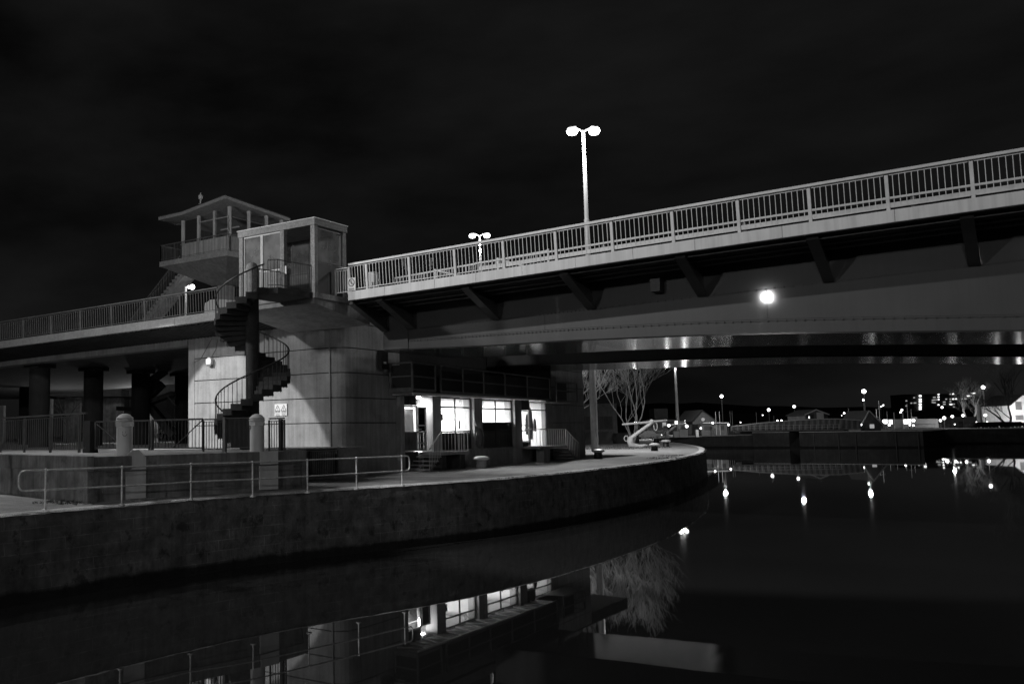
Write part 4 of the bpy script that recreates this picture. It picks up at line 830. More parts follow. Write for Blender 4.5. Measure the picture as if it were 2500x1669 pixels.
po = thing('tall_column_mast', 'thick pale cylindrical mast rising behind the pier corner', 'mast', (-9.47, 47.08, QZ)); b = MB(); b.tube([(-9.47, 47.08, QZ-.05), (-9.47, 47.08, 7.5)], .31, 20); b.build('lower_shaft', M_conc, po, smooth=True); MB().tube([(-9.47, 47.08, 7.52), (-9.47, 47.08, 17.3)], .28, 20).build('upper_shaft', M_conc, po, smooth=True)
for k in range(4):
    a = k*pi/2+.5; c = Vector((-9.47+.9*cos(a), 47.08+.9*sin(a), 17.2)); h_ = MB().tube([(-9.47, 47.08, 17.3), (c.x, c.y, 17.35)], .05, 6).lathe(c, [(.25, .0), (.22, .15), (.08, .2)], 12).build('lamp_head', M_rail, po); MB().lathe(c, [(.2, -.05), (.22, -.005)], 12).build('lens', M_lampf, h_)
point('light_of_column_mast', (-8.5, 48.0, 16.8), 11500*K, .3)
q = at(1656, 1064, 222)
mm_ = thing('high_mast', 'tall slim lighting mast rising out of sight behind the bridge', 'lighting mast', (q.x, q.y, 2.2)); tp = at(1650, 884, 222); MB().tube([(q.x, q.y, 2), (q.x, q.y, tp.z)], [.42, .2], 12).build('mast_pole', M_rail, mm_, smooth=True)
for k in range(3): a = 2*pi*k/3+.4; MB().ball((q.x+.9*cos(a), q.y+.9*sin(a), tp.z+.3), .45, 12).build('lamp_head', M_lampf, mm_, smooth=True)
point('light_of_high_mast', (q.x, q.y, tp.z-.4), 16000*K, .5)
#ANCHORS
def anchor(P, sc, label, dirx=(1, .25, 0)):
    t = thing('ship_anchor', label, 'anchor', tuple(P), 'old white ship anchors displayed on the quay'); P = Vector(P); u = Vector((_dx.x, _dx.y, 0)); up = Vector((0, 0, 1)); v = _dy
    A = lambda a, b, c=0: P+u*a*sc+up*b*sc+v*c*sc
    MB().tube([A(0, .55), A(.12, 1.0), A(2.45, 2.6)], [.27*sc, .2*sc, .16*sc], 12).build('shank', M_white, t, smooth=True)
    MB().tube([A(-.9, 2.35, -.35), A(2.35, 2.58, 0), A(4.0, 2.72, .4)], [.1*sc, .13*sc, .09*sc], 12).ball(A(2.3, 2.6), .26*sc, 12).build('stock', M_white, t, smooth=True)
    MB().tube([A(.02, 1.05), A(-.12, .6), A(.0, .22), A(.5, .08), A(1.1, .1), A(1.75, .2)], [.2*sc, .27*sc, .32*sc, .26*sc, .18*sc, .06*sc], 12).build('fluke_arm', M_white, t, smooth=True)
    MB().tube([A(.15, .35), A(.8, -.02), A(1.2, -.03), A(1.4, .28)], [.12*sc, .3*sc, .25*sc, .05*sc], 8).build('fluke_palm', M_white, t, smooth=True)
    MB().tube([A(2.7+.3*cos(q_)*.6, 2.1+.42*sin(q_), .1) for q_ in [2*pi*i/14 for i in range(15)]], .05*sc, 7, False).build('shackle_ring', M_white, t, smooth=True)
    MB().tube([A(-.45+.2*cos(q_), .9+.28*sin(q_), 0) for q_ in [2*pi*i/12 for i in range(13)]], .045*sc, 7, False).build('crown_ring', M_white, t, smooth=True)
    return t
a_ = onz(1540, 1091, QZ); anchor(a_, 1.0, 'large white anchor leaning on its fluke on the quay')
a_ = at(1630, 1066, 215); a_.z = 2.2; anchor(a_, .85*1.25, 'smaller distant white anchor at the end of the far path')
#TREES (winter, bare)
def bare_tree(name, label, base, h, m, seed, spread=.55, levels=5, r0_=.22, stems=3, lean=(0, 0), nb=(3, 4), group='bare winter trees', cat='tree'):
    rnd = random.Random(seed); t = thing(name, label, cat, tuple(base), group); tr = MB(); cr2 = MB(); base = Vector(base)
    def branch(p, d, ln, r, lv):
        k = 5 if lv < 3 else 3; pts = [p]; q = p.copy(); dd = d.copy()
        for i in range(k):
            dd = (dd+Vector((rnd.gauss(0, .17), rnd.gauss(0, .17), rnd.gauss(.05, .1)))).normalized(); q = q+dd*ln/k; pts.append(q.copy())
        rs = [max(r*(1-.62*i/k), .0075) for i in range(k+1)]; (tr if lv < 1 else cr2).tube(pts, rs, 7 if lv < 1 else 5 if lv < 2 else 3, False)
        if lv >= levels: return
        for i in range(rnd.randint(*nb)+(1 if lv > 1 else 0)):
            f = rnd.uniform(.3, 1.0); j = min(int(f*k), k-1); o = pts[j].lerp(pts[j+1], f*k-j); az = rnd.uniform(0, 2*pi)
            sd = Vector((cos(az), sin(az), rnd.uniform(.15, .9))).normalized(); nd = (dd*(1-spread)+sd*spread).normalized(); branch(o, nd, ln*rnd.uniform(.48, .72), r*(1-.6*f)*.55, lv+1)
    for s_ in range(stems):
        a = 2*pi*s_/max(stems, 1)+rnd.uniform(0, 1); sp_ = .0 if stems == 1 else .36
        branch(base-Vector((0, 0, .1)), Vector((cos(a)*sp_+lean[0], sin(a)*sp_+lean[1], 1)).normalized(), h*.5, r0_, 0)
    tr.build('trunk', m, t, smooth=True); cr2.build('crown', m, t); return t
q = onz(1546, 1086, QZ); bare_tree('bare_tree', 'bare many-stemmed tree behind the large anchor', (q.x, q.y, QZ), 18, M_bark, 12, .46, 5, .095, 5, nb=(3, 4))
q = onz(1508, 1082, QZ); bare_tree('bare_tree', 'bare birch with pale twigs left of the large anchor', (q.x+1, q.y-22, QZ), 16, M_bark, 23, .42, 5, .1, 3, nb=(3, 4))
q = onz(1468, 1086, QZ); bare_tree('bare_tree', 'slender bare tree just right of the thick mast', (q.x, q.y-15, QZ), 14, M_bark, 5, .42, 5, .13, 2)
q = onz(1425, 1090, QZ); bare_tree('bare_tree', 'bare tree glimpsed left of the thick mast', (q.x, q.y-8, QZ), 12, M_bark, 8, .5, 5, .14, 2)
for px, D, h, sd, lab in ((2368, 300, 17, 31, 'tall bare tree before the dark sheds, left of the floodlit hall'), (2462, 235, 13, 32, 'bare dark tree silhouetted before the floodlit hall'), (2400, 330, 16, 33, 'bushy bare tree behind the row of cars'), (2475, 330, 34, 34, 'very tall faint tree behind the floodlit hall')):
    q = at(px, 1040, D); bare_tree('bare_tree', lab, (q.x, q.y, 3), h, M_barkd if sd != 33 else M_bark, sd, .5, 4, .35, 2, nb=(4, 5))
#UNDER THE VIADUCT
def px_box(name, lab, cat, x0, x1, y0, D, z0, m, th=.6, part='wall', grp=None):
    a, c = at(x0, y0, D), at(x1, y0, D); t = thing(name, lab, cat, (a.x, a.y, z0), grp); v = (c-a); v.z = 0; n = Vector((-v.y, v.x, 0)).normalized()*th
    if n.dot(_dy) < 0: n = -n
    b = MB(); b.prism([(a.x, a.y), (c.x, c.y), (c.x+n.x, c.y+n.y), (a.x+n.x, a.y+n.y)], z0, a.z); b.build(part, m, t); return t, a, c, n
px_box('ramp_pier', 'pale lit pier wall seen at the far left between the viaduct columns', 'pier', -60, 9, 990, 95, TZ, M_conc)
px_box('ramp_pier', 'narrow lit pier between the first and second viaduct columns', 'pier', 109, 126, 974, 95, TZ, M_conc)
px_box('ramp_pier', 'lit broad pier right of the first viaduct column', 'pier', 158, 196, 962, 105, TZ, M_ret)
px_box('ramp_pier', 'dim wide pier between the second and third viaduct columns', 'pier', 243, 300, 948, 110, TZ, M_ret)
px_box('ramp_pier', 'pale pier seen under the dark staircase', 'pier', 356, 386, 1003, 90, TZ, M_conc)
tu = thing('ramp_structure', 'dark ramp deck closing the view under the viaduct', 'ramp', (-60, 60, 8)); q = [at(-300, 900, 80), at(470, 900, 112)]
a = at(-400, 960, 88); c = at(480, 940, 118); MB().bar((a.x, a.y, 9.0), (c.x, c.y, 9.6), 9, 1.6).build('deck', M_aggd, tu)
sc_ = thing('concrete_staircase', 'dark concrete staircase with landings under the viaduct', 'staircase', (-24, 14, TZ))
def P3(px, py, D): return at(px, py, D)
b = MB(); DD = 66
def slab(x0, y0, x1, y1, th, wd): p, q = at(x0, y0, DD), at(x1, y1, DD); b.bar(p, q, wd, th)
slab(291, 997, 345, 1000, .28, 1.6); slab(335, 955, 403, 905, .4, 1.2); slab(345, 990, 425, 960, .3, 1.6); slab(360, 985, 425, 1062, .45, 1.6); slab(395, 935, 345, 985, .5, 1.4)
b.build('flights', M_aggd, sc_); b = MB()
for x0, y0, x1, y1, n in ((298, 952, 314, 953, 6), (408, 965, 428, 990, 7)):
    for i in range(n): p = at(x0+(x1-x0)*i/(n-1), y0+(y1-y0)*i/(n-1), DD-.9); b.bar(p, p-Vector((0, 0, 1.15)), .03, .03)
    b.bar(at(x0, y0, DD-.9), at(x1, y1, DD-.9), .05, .05)
b.build('railing', M_dark, sc_)
q = at(294, 1036, 85); ul = thing('path_lamp', 'single small bright lamp beyond the gates under the viaduct', 'lamp', tuple(q)); MB().ball(q, .16, 10).build('globe', M_lampf, ul, smooth=True); MB().tube([q-Vector((0, 0, .15)), (q.x, q.y, TZ)], .04, 6).build('post', M_dark, ul)
point('light_of_path_lamp', (q.x+2, q.y+.5, q.z+1.5), 500*K, .2)
q = at(150, 1000, 82); point('light_of_path_lamp', (q.x, q.y, 5.6), 160*K, .3)
q = at(165, 1040, 92); bare_tree('bare_tree', 'bare tree seen between the viaduct columns', (q.x, q.y, TZ), 7, M_barkd, 41, .5, 4, .16, 1)
q = at(372, 1070, 80); bush = thing('shrub', 'lit leafless shrub under the dark staircase', 'shrub', (q.x, q.y, TZ)); b = MB(); rg = random.Random(4)
for i in range(420):
    d_ = Vector((rg.gauss(0, 1), rg.gauss(0, 1), rg.gauss(.6, .7))).normalized(); p = q*1; p = Vector((q.x, q.y, TZ+.4))+d_*rg.uniform(.2, 1.6); b.bar(p, p+Vector((rg.gauss(0, .2), rg.gauss(0, .2), rg.gauss(.1, .2))), .02, .02)
b.build('twigs', M_bark, bush)
#QUAY YARD right of the pier
def px_house(name, lab, cat, x0, x1, ye, D, dep, roof=None, m=M_brick, wins=(), z0=2.4, roofm=None, grp=None, ov=.3):
    a, c = at(x0, ye, D), at(x1, ye, D); v = c-a; v.z = 0; wdt = v.length; u = v.normalized(); n = Vector((-u.y, u.x, 0)); n = n if n.dot(_dy) > 0 else -n
    t = thing(name, lab, cat, (a.x, a.y, z0), grp); ez = (a.z+c.z)/2
    Q = lambda s, d, z: Vector((a.x, a.y, 0))+u*s+n*d+Vector((0, 0, z))
    b = MB(); pk = roof[0] if roof else 0
    if roof:
        xm = roof[1]*wdt; rise = pk
        f = [Q(0, 0, z0), Q(wdt, 0, z0), Q(wdt, 0, ez), Q(xm, 0, ez+rise), Q(0, 0, ez)]; g = [p+n*dep for p in f]
        b.add(f+g, [(0, 1, 2, 3, 4), (9, 8, 7, 6, 5)]+[(i, (i+1) % 5, 5+(i+1) % 5, 5+i) for i in range(5)]); b.build('wall', m, t)
        r_ = MB(); th = .18
        for (s0, za, s1, zb_) in ((-ov, ez-ov*rise/xm, xm, ez+rise), (xm, ez+rise, wdt+ov, ez-ov*rise/(wdt-xm))):
            e_ = [Q(s0, -ov, za+.02), Q(s1, -ov, zb_+.02), Q(s1, dep+ov, zb_+.02), Q(s0, dep+ov, za+.02)]; r_.add(e_+[p+Vector((0, 0, th)) for p in e_], [(3, 2, 1, 0), (4, 5, 6, 7), (0, 1, 5, 4), (1, 2, 6, 5), (2, 3, 7, 6), (3, 0, 4, 7)])
        r_.build('roof', M_roof, t)
        if roofm:
            vb = MB(); vb.bar(Q(-ov, -ov-.05, ez-ov*rise/xm+.1), Q(xm, -ov-.05, ez+rise+.1), .1, .24); vb.bar(Q(xm, -ov-.05, ez+rise+.1), Q(wdt+ov, -ov-.05, ez-ov*rise/(wdt-xm)+.1), .1, .24); vb.build('barge_board', roofm, t)
    else:
        b.prism([tuple(Q(0, 0, 0))[:2], tuple(Q(wdt, 0, 0))[:2], tuple(Q(wdt, dep, 0))[:2], tuple(Q(0, dep, 0))[:2]], z0, ez); b.build('wall', m, t)
    for (s, z, ww, hh_, wm) in wins:
        p = Q(s*wdt, -.06, 0); w1 = MB(); e_ = [Q(s*wdt-ww/2, -.05, z-hh_/2), Q(s*wdt+ww/2, -.05, z-hh_/2), Q(s*wdt+ww/2, -.05, z+hh_/2), Q(s*wdt-ww/2, -.05, z+hh_/2)]
        w1.add(e_+[p_+n*.04 for p_ in e_], [(0, 1, 2, 3), (7, 6, 5, 4), (0, 4, 5, 1), (1, 5, 6, 2), (2, 6, 7, 3), (3, 7, 4, 0)]); w1.build('window', wm, t)
    return t, Q, wdt, ez
# long building and dark wall behind the quay trees
M_pl = mat('pale_building', .14, .9, .2, 1.2, streak=.3)
px_house('warehouse', 'long low pale building behind the bare trees beyond the pier', 'building', 1395, 1505, 985, 160, 8, None, M_pl, [(.15+.1*i, 5.2, .7, 2.2, M_dark) for i in range(8)])
px_box('boundary_wall', 'low dark boundary wall behind the thick mast', 'wall', 1385, 1495, 1055, 118, 2.2, M_dark)
px_box('boundary_wall', 'low dark yard wall behind the large anchor', 'wall', 1495, 1560, 1057, 124, 2.2, M_dark)
# fence and street things at the end of the path
def far_fence(x0, x1, y, D, h, lab, n=30, z0=2.3, m=M_dark):
    a, c = at(x0, y, D), at(x1, y, D); t = thing('barred_fence', lab, 'fence', (a.x, a.y, z0)); a = Vector((a.x, a.y, z0)); c = Vector((c.x, c.y, z0)); b = MB(); U3 = Vector((0, 0, h))
    b.bar(a+U3, c+U3, .08, .08); b.bar(a+U3*.12, c+U3*.12, .06, .06); b.build('rails', m, t); b = MB()
    for i in range(n+1): p = a.lerp(c, i/n); b.bar(p, p+U3, .09 if i % 6 == 0 else .05, .05)
    b.build('bars', m, t)
far_fence(1558, 1632, 1050, 175, 1.5, 'dark barred fence behind the far end of the path', 36, 2.2, M_raild)
cp_ = [(1556, 1050, 1586, 1059)]
def car(px0, px1, py, D, label, m=M_dark, z0=2.25, yaw=0, lights=True, i=0):
    a, c = at(px0, py, D), at(px1, py, D); u = (c-a); u.z = 0; Ln = 4.3; u = u.normalized(); n = Vector((-u.y, u.x, 0)); cen = (a+c)/2; t = thing('parked_car', label, 'car', (cen.x, cen.y, z0), 'parked cars by the far quay')
    Q = lambda s, d, z: Vector((cen.x, cen.y, z0))+u*s+n*d+Vector((0, 0, z)); sec = [(-2.15, .35), (-2.1, .85), (-1.6, .95), (-1.0, 1.4), (.5, 1.42), (1.15, .98), (2.0, .82), (2.15, .45), (2.1, .3), (-2.1, .28)]; b = MB()
    f = [Q(s, -.82, z) for s, z in sec]; g = [Q(s, .82, z) for s, z in sec]; k = len(sec); b.add(f+g, [tuple(range(k)), tuple(reversed(range(k, 2*k)))]+[(i, (i+1) % k, k+(i+1) % k, k+i) for i in range(k)]); b.build('body', m, t, bevel=.08)
    for s in (-1.35, 1.35):
        for d in (-.84, .72): MB().tube([Q(s, d, .32), Q(s, d+.14, .32)], .32, 14).build('wheel', M_black, t)
    for s in (-.7, .35): MB().add([Q(s-.4, -.83, 1.0), Q(s+.42, -.83, 1.0), Q(s+.3, -.8, 1.32), Q(s-.25, -.8, 1.32)], [(0, 1, 2, 3)]).build('window', M_black, t)
    if lights: MB().ball(Q(2.1, -.55, .65), .12, 8).build('headlight', M_lampf, t)
    return t
car(1575, 1592, 1054, 170, 'dark car behind the large anchor', M_dark)
# small far buildings
t, Q, wd_, ez = px_house('gabled_shed', 'dark gabled shed with a round lit clock face', 'shed', 1690, 1748, 1027, 235, 12, (2.6, .42), M_brick)
MB().tube([Q(wd_*.45, -.1, ez+.35), Q(wd_*.45, -.25, ez+.35)], .42, 16).build('clock_face', M_wind, t)
px_house('lock_office', 'flat-roofed dark lock office on the far quay', 'lock building', 1712, 1775, 1034, 200, 6, None, M_brick, [(.25, 4.0, 1.6, .9, M_dark), (.55, 4.1, .4, .35, M_white), (.8, 4.0, .9, .9, M_dark)])
a = at(1712, 1033, 200); c = at(1776, 1033, 200); MB().bar(a-_dy*.5+Vector((0, 0, .06)), c-_dy*.5+Vector((0, 0, .06)), 1.4, .16)
rfo = thing('flat_roof_canopy', 'thin pale canopy edge over the flat lock office', 'canopy', tuple(a)); MB().bar(a-_dy*.2+Vector((0, 0, .1)), c-_dy*.2+Vector((0, 0, .1)), 1.4, .16).build('canopy_slab', M_rail, rfo)
px_house('low_shop', 'lit low building behind the end of the path', 'building', 1655, 1702, 1027, 240, 8, None, M_pl, [(.7, 5.6, 3.5, .9, M_win), (.3, 4, 1.2, 1.2, M_dark), (.6, 3.6, 1.5, 1.3, M_rail)])
t, Q, wd_, ez = px_house('brick_house', 'brick building left of the tall mast with small windows', 'building', 1578, 1650, 1024, 260, 10, None, M_brick, [(.2, 5.0, 1, 1.4, M_dark), (.4, 5.0, 1, 1.4, M_dark), (.6, 5.0, 1, 1.4, M_wind)])
px_house('church_tower', 'faint square church tower with corner pinnacles behind the bare trees', 'tower', 1597, 1630, 997, 330, 6, None, M_brick)
t = bpy.data.objects[-1] if 0 else None
for px in (1598, 1609, 1619, 1629): pass
t, Q, wd_, ez = px_house('weatherboard_house', 'white-trimmed gabled house behind the far swing bridge', 'house', 1966, 2020, 1012, 215, 9, (1.05, .48), M_pl, [(.22, 6.0, 1.6, 1.5, M_dark), (.78, 6.0, 2.0, 1.5, M_dark), (.16, 6.1, .3, .5, M_win)], roofm=M_rail, z0=2.9)
MB().add([Q(wd_*.5, -.12, 4.9), Q(wd_*.82, -.12, 4.9), Q(wd_*.82, -.12, 7.2), Q(wd_*.5, -.12, 7.2)], [(0, 1, 2, 3)]).build('white_bay', M_rail, t)
t, Q, wd_, ez = px_house('gabled_hut', 'dark hut with pale-edged gable roof on the far quay', 'hut', 2102, 2150, 1035, 190, 8, (2.6, .42), M_brick, [(.55, 3.9, .9, .8, M_wind)], roofm=M_rail, z0=2.9)
px_house('low_shed', 'long dark shed beyond the floating jetties', 'shed', 2183, 2325, 1022, 300, 10, None, M_brick, [(.18, 5, 1.2, 1.6, M_win), (.25, 5, 1.2, 1.6, M_win), (.35, 6, 1.6, 1.0, M_dark)], z0=3)
px_house('low_shed', 'pale lit flat shed between two lamps on the far quay', 'shed', 2330, 2381, 1017, 280, 8, None, M_pl, [(.3, 3.9, 1.5, 1.8, M_dark)], z0=3)
px_house('cafe', 'small brightly lit cafe building with two glowing windows', 'cafe', 2155, 2182, 1022, 260, 8, None, M_pl, [(.25, 5.0, 1.2, 1.2, M_win), (.7, 4.9, 1.0, 1.2, M_win)], z0=3)
M_hall = mat('floodlit_render', .6, .8, .15, 1.0, streak=.3)
t, Q, wd_, ez = px_house('floodlit_hall', 'bright floodlit gabled hall at the right edge', 'hall', 2466, 2530, 988, 300, 14, (3.2, .5), M_hall, [(.32, 9.6, 2.0, 2.6, M_raild), (.32, 5.8, 2.6, 1.6, M_raild), (.32, 3.4, 4.2, 1.8, M_dark), (.75, 5.8, 2.6, 1.6, M_raild)], roofm=M_roof, z0=3)
px_house('lit_row_house', 'row of bright lit house fronts left of the floodlit hall', 'house', 2430, 2464, 984, 310, 10, None, M_hall, [(.3, 7, 1.0, 3.6, M_raild), (.62, 7, 1.0, 3.6, M_raild), (.9, 5, .6, 3, M_dark)], z0=3)
q = at(2478, 1040, 286); area('light_of_hall_floodlight', (q.x, q.y, 4.2), 14, 1, 9000*K, (radians(70), 0, AZ-pi/2-radians(0)))
for px in (2437, 2490): q = at(px, 1036, 284); point('light_of_hall_floodlight', (q.x, q.y, 5), 4500*K, .4)
# tower block on the hill, lit windows one by one
t, Q, wd_, ez = px_house('tower_block', 'dark slab block of flats on the hill with scattered lit windows', 'tower block', 2210, 2384, 961, 560, 16, None, M_roof, z0=2)
def pxw(px, py, w2, h2, mt): 
    a = at(px, py, 558.8); b = MB(); u = _dx; b.add([a-u*w2/2-Vector((0, 0, h2/2)), a+u*w2/2-Vector((0, 0, h2/2)), a+u*w2/2+Vector((0, 0, h2/2)), a-u*w2/2+Vector((0, 0, h2/2))], [(0, 1, 2, 3)])
    e = b.v[:]; b.add([Vector(p)+_dy*.8 for p in e], [(3, 2, 1, 0)]); b.build('lit_window', mt, t)
for v, yy in ((867, (388, 437, 470, 507, 545, 575)), (1130, (366, 403, 440, 515)), (1070, (408, 445, 483)), (792, (488,)), (780, (412,)), (740, (490,)), (668, (458, 530)), (1110, (443,)), (1340, (360, 432)), (1380, (431,)), (1300, (362, 434, 468)), (1465, (430,)), (1515, (428,)), (1240, (434,)), (1212, (475, 507)), (1308, (508,)), (1350, (505, 545)), (1555, (388,)), (1595, (390,)), (1640, (349,)), (1608, (349,)), (1045, (450, 480))):
    for y in yy: wide = v in (867, 1070, 1640, 1515, 1212, 792, 1308, 1555); pxw(2100+v/5.8725, 900+y/5.8725, 1.15 if wide else .6, .95 if v == 867 else .65, M_win if v in (867, 1130, 1640, 1555, 1340, 1380, 1308) else M_wind)
#FAR LAMPS
grpL = 'far street lamps across the basin'
def far_lamp(px, py, D, rad, lab, post=True, z0=2.9, name='street_lamp', mt=None):
    q = at(px, py, D); t = thing(name, lab, 'street lamp', (q.x, q.y, z0), grpL); rad *= .74; lo = MB().ball(q, rad, 12).build('globe', mt or M_lampf, t, smooth=True)
    if post: MB().tube([(q.x, q.y, z0-.2), (q.x, q.y, q.z-rad*.8)], [.11, .07], 8).build('post', M_dark, t)
    return t
LAMPS = [(1761.7, 967, 225, .52, 'bright street lamp right of the tall mast, above the lock office'), (1876.7, 1000, 240, .5, 'street lamp above the middle of the far swing bridge, left of two'), (1938.7, 992, 240, .47, 'street lamp above the far swing bridge, nearest the gabled house'),
 (2109, 955, 235, .7, 'brightest tall street lamp right of the gabled house'), (2108, 976, 236, .33, 'small lamp just under the brightest far lamp'), (2400, 945, 300, .75, 'tall street lamp high over the cars, left of the floodlit hall'),
 (1551.5, 1032, 140, .28, 'lamp at the left end of the anchor stock'), (1633, 1038, 210, .4, 'lamp just right of the large anchor stock'), (1676.5, 1040, 200, .42, 'glaring lamp on the low lit shop'), (1711, 1045, 200, .26, 'small lamp left of the lock office'),
 (1740, 1032, 198, .28, 'lamp on the roof edge of the lock office'), (1778.5, 1036.5, 198, .28, 'lamp at the right corner of the lock office'), (2061, 1008, 300, .38, 'single lamp between the gabled house and the tall lamp'), (2068.5, 1028, 190, .25, 'lamp on a thin post at the right end of the far bridge'),
 (2101.5, 1036, 188, .3, 'lamp at the eave of the pale-edged hut'), (2122, 1004, 320, .36, 'lamp behind the masts, right of the brightest lamp'), (2156, 989, 420, .45, 'hillside lamp above the masts, right one'), (2151, 992, 420, .36, 'hillside lamp above the masts, left one'), (2202, 1000, 300, .4, 'upper lamp of the pair over the sheds'), (2198.5, 1006, 300, .33, 'lower lamp of the pair over the sheds'),
 (2158, 1028, 255, .5, 'glaring round lamp beside the cafe'), (2300, 994, 420, .6, 'lamp below the flats windows'), (2296, 1026, 250, .42, 'low lamp at the left end of the quayside row'), (2305, 1020, 250, .55, 'second lamp of the quayside row with a glare'), (2325, 1016, 260, .46, 'third lamp of the quayside row'), (2351, 1014, 260, .46, 'fourth lamp of the quayside row'),
 (2405.6, 1013, 265, .5, 'round lamp above the parked cars'), (2220, 1025, 240, .38, 'lamp at the long dark shed, left of two'), (2230, 1026, 240, .5, 'square glaring lamp at the long dark shed, right of two')]
for k, (px, py, D, r_, lab) in enumerate(LAMPS): far_lamp(px, py, D, r_, lab)
for k, (px, py, D, r_, lab) in enumerate([(1898, 1026, 300, .3, 'tiny window light left on the dark hillside'), (1908, 1026, 300, .33, 'tiny window light right on the dark hillside'), (1934, 1026, 300, .28, 'tiny light on the hillside behind the far lamp post'), (1862, 1013, 300, .22, 'faintest speck of light above the left hillside'), (1808, 1031, 300, .22, 'thin speck of light above the left end of the far bridge'), (2055, 1014, 300, .14, 'tiny speck under the single lamp'), (2221, 1037, 240, .28, 'small low light by the jetties'), (2230, 1038, 240, .3, 'small flat light by the jetties'), (2171, 1037, 240, .35, 'low light under the cafe'), (2331, 1035, 250, .22, 'speck on the quay rail'), (2384, 1030, 265, .2, 'car light left of the row'), (2399, 1032, 265, .25, 'car light below the round lamp'), (2410, 1030, 265, .3, 'car light right of the round lamp'), (2462, 1034, 255, .28, 'car light before the floodlit hall')]):
    q = at(px, py, D); t_ = thing('distant_light', lab, 'light', tuple(q), 'specks of light across the basin'); MB().ball(q, r_*.75, 8).build('glow', M_lampf, t_)
#FAR SWING BRIDGE
fb_ = thing('old_swing_bridge', 'low riveted plate-girder swing bridge with ribbed sides across the lock entrance', 'bridge', tuple(at(1950, 1050, 186)))
Dg = 186; pr2 = [(1786, 1041.5, 1052), (1800, 1039, 1052), (1850, 1033, 1051), (1900, 1028.5, 1050.5), (1950, 1025, 1050), (2000, 1022.5, 1048.5), (2040, 1022, 1047), (2075, 1024, 1047), (2100, 1026, 1047)]
b = MB(); k = len(pr2); tp_ = [at(x, y, Dg) for x, y, _ in pr2]; bt_ = [at(x, y, Dg) for x, _, y in pr2]; off = _dy*.4
b.add(tp_+bt_+[p+off for p in tp_]+[p+off for p in bt_], [(i, i+1, k+i+1, k+i) for i in range(k-1)]+[(2*k+i, 3*k+i, 3*k+i+1, 2*k+i+1) for i in range(k-1)]+[(i, 2*k+i, 2*k+i+1, i+1) for i in range(k-1)]+[(k+i, k+i+1, 3*k+i+1, 3*k+i) for i in range(k-1)]+[(0, k, 3*k, 2*k), (k-1, 3*k-1, 4*k-1, 2*k-1)])
b.build('plate_girder', M_conc, fb_); b = MB(); gtop = lambda x: interp([(p[0], p[1]) for p in pr2], x); gbot = lambda x: interp([(p[0], p[2]) for p in pr2], x)
x = 1795
while x < 2100: b.bar(at(x, gtop(x), Dg-.15), at(x, gbot(x), Dg-.15), .45, .35); x += 13.8
b.build('stiffener', M_raild, fb_); b = MB()
for i in range(k-1): b.bar(at(pr2[i][0], pr2[i][1], Dg-.2), at(pr2[i+1][0], pr2[i+1][1], Dg-.2), .6, .15)
b.build('top_flange', M_rail, fb_); b = MB(); x0 = 1786
for yy in (1040, 1046): b.bar(at(1786, yy, Dg-1.2), at(2052, yy-4.5, Dg-1.2), .07, .07)
x = 1786
while x <= 2053: f_2 = (x-1786)/266; b.bar(at(x, 1038-4*f_2+1, Dg-1.2), at(x, 1051.5-3*f_2, Dg-1.2), .1, .08); x += 13.8
b.build('walkway_rail', M_rail, fb_); MB().bar(at(1786, 1052, Dg-.8), at(2055, 1049, Dg-.8), 1.4, .25).build('walkway', M_raild, fb_)
MB().bar(at(1800, 1054.5, Dg+1.5), at(2060, 1051, Dg+1.5), 3, .5).build('underside_beam', M_black, fb_)
q = at(1940, 1055, 187); MB().lathe((q.x, q.y+3, 2.8), [(2.6, 0), (2.6, 1.0)], 20).build('turntable', M_dark, fb_)
# quay wall faces on the far side
M_fw = mat('far_quay_stone', .05, .9, .35, .7, streak=.3, wet=True)
fw = thing('far_quay_wall', 'dark far quay wall left of the lock entrance', 'wall', (-40, 163.8, 0)); MB().add([(-46, 163.7, -1), (-24.3, 163.6, -1), (-24.3, 163.6, 2.5), (-46, 163.7, 2.0)], [(0, 1, 2, 3)]).add([(-46, 163.75, -1), (-24.3, 163.88, -1), (-24.3, 163.88, 2.5), (-46, 163.75, 2.0)], [(3, 2, 1, 0)]).build('wall_face', M_fw, fw)
fw2 = thing('far_quay_wall', 'far quay wall on both sides of the dark lock entrance', 'wall', (-10, 163.6, 0)); b = MB(); b.box(-24.2, -17.5, 163.5, 163.78, -1, 2.98); b.box(-15.7, 4.75, 163.5, 163.78, -1, 2.98); b.build('wall_face', M_fw, fw2)
b = MB(); b.box(-24.2, -17.5, 163.4, 164.0, 2.985, 3.06); b.box(-15.7, 4.75, 163.4, 164.0, 2.985, 3.06); b.build('coping', M_cope, fw2); b = MB()
for x in (-13.2, -9.0, -6.1, .4, 3.9): b.box(x, x+.14, 163.3, 163.49, .0, 2.6)
b.build('timber_fender', M_black, fw2)
fw3 = thing('far_quay_wall', 'low dark quay wall at the far right under the parked cars', 'wall', (60, 205, 0)); MB().bar((5.0, 199.8, 1.0), (425, 224.8, 1.0), .3, 4.0).build('wall_face', M_fw, fw3); MB().bar((5.0, 199.6, 3.06), (425, 224.6, 3.06), .7, .1).build('coping', M_cope, fw3)
far_fence(2160, 2380, 1030, 216, 1.1, 'long low rail along the far quay before the sheds', 60, 3.1, M_raild)
for k, (a, c) in enumerate([(2436, 2452), (2455, 2471), (2474, 2490), (2402, 2416), (2384, 2398), (2420, 2433)]): car(a, c, 1038, 225, ('dark parked car, fourth from the right edge in front of the hall', 'dark parked car in front of the floodlit hall door', 'dark parked car nearest the right edge', 'dark parked car under the round lamp', 'dark parked car leftmost in the far quay row', 'dark parked car right of the round lamp')[k], M_black, 3.06, lights=k in (0, 3))
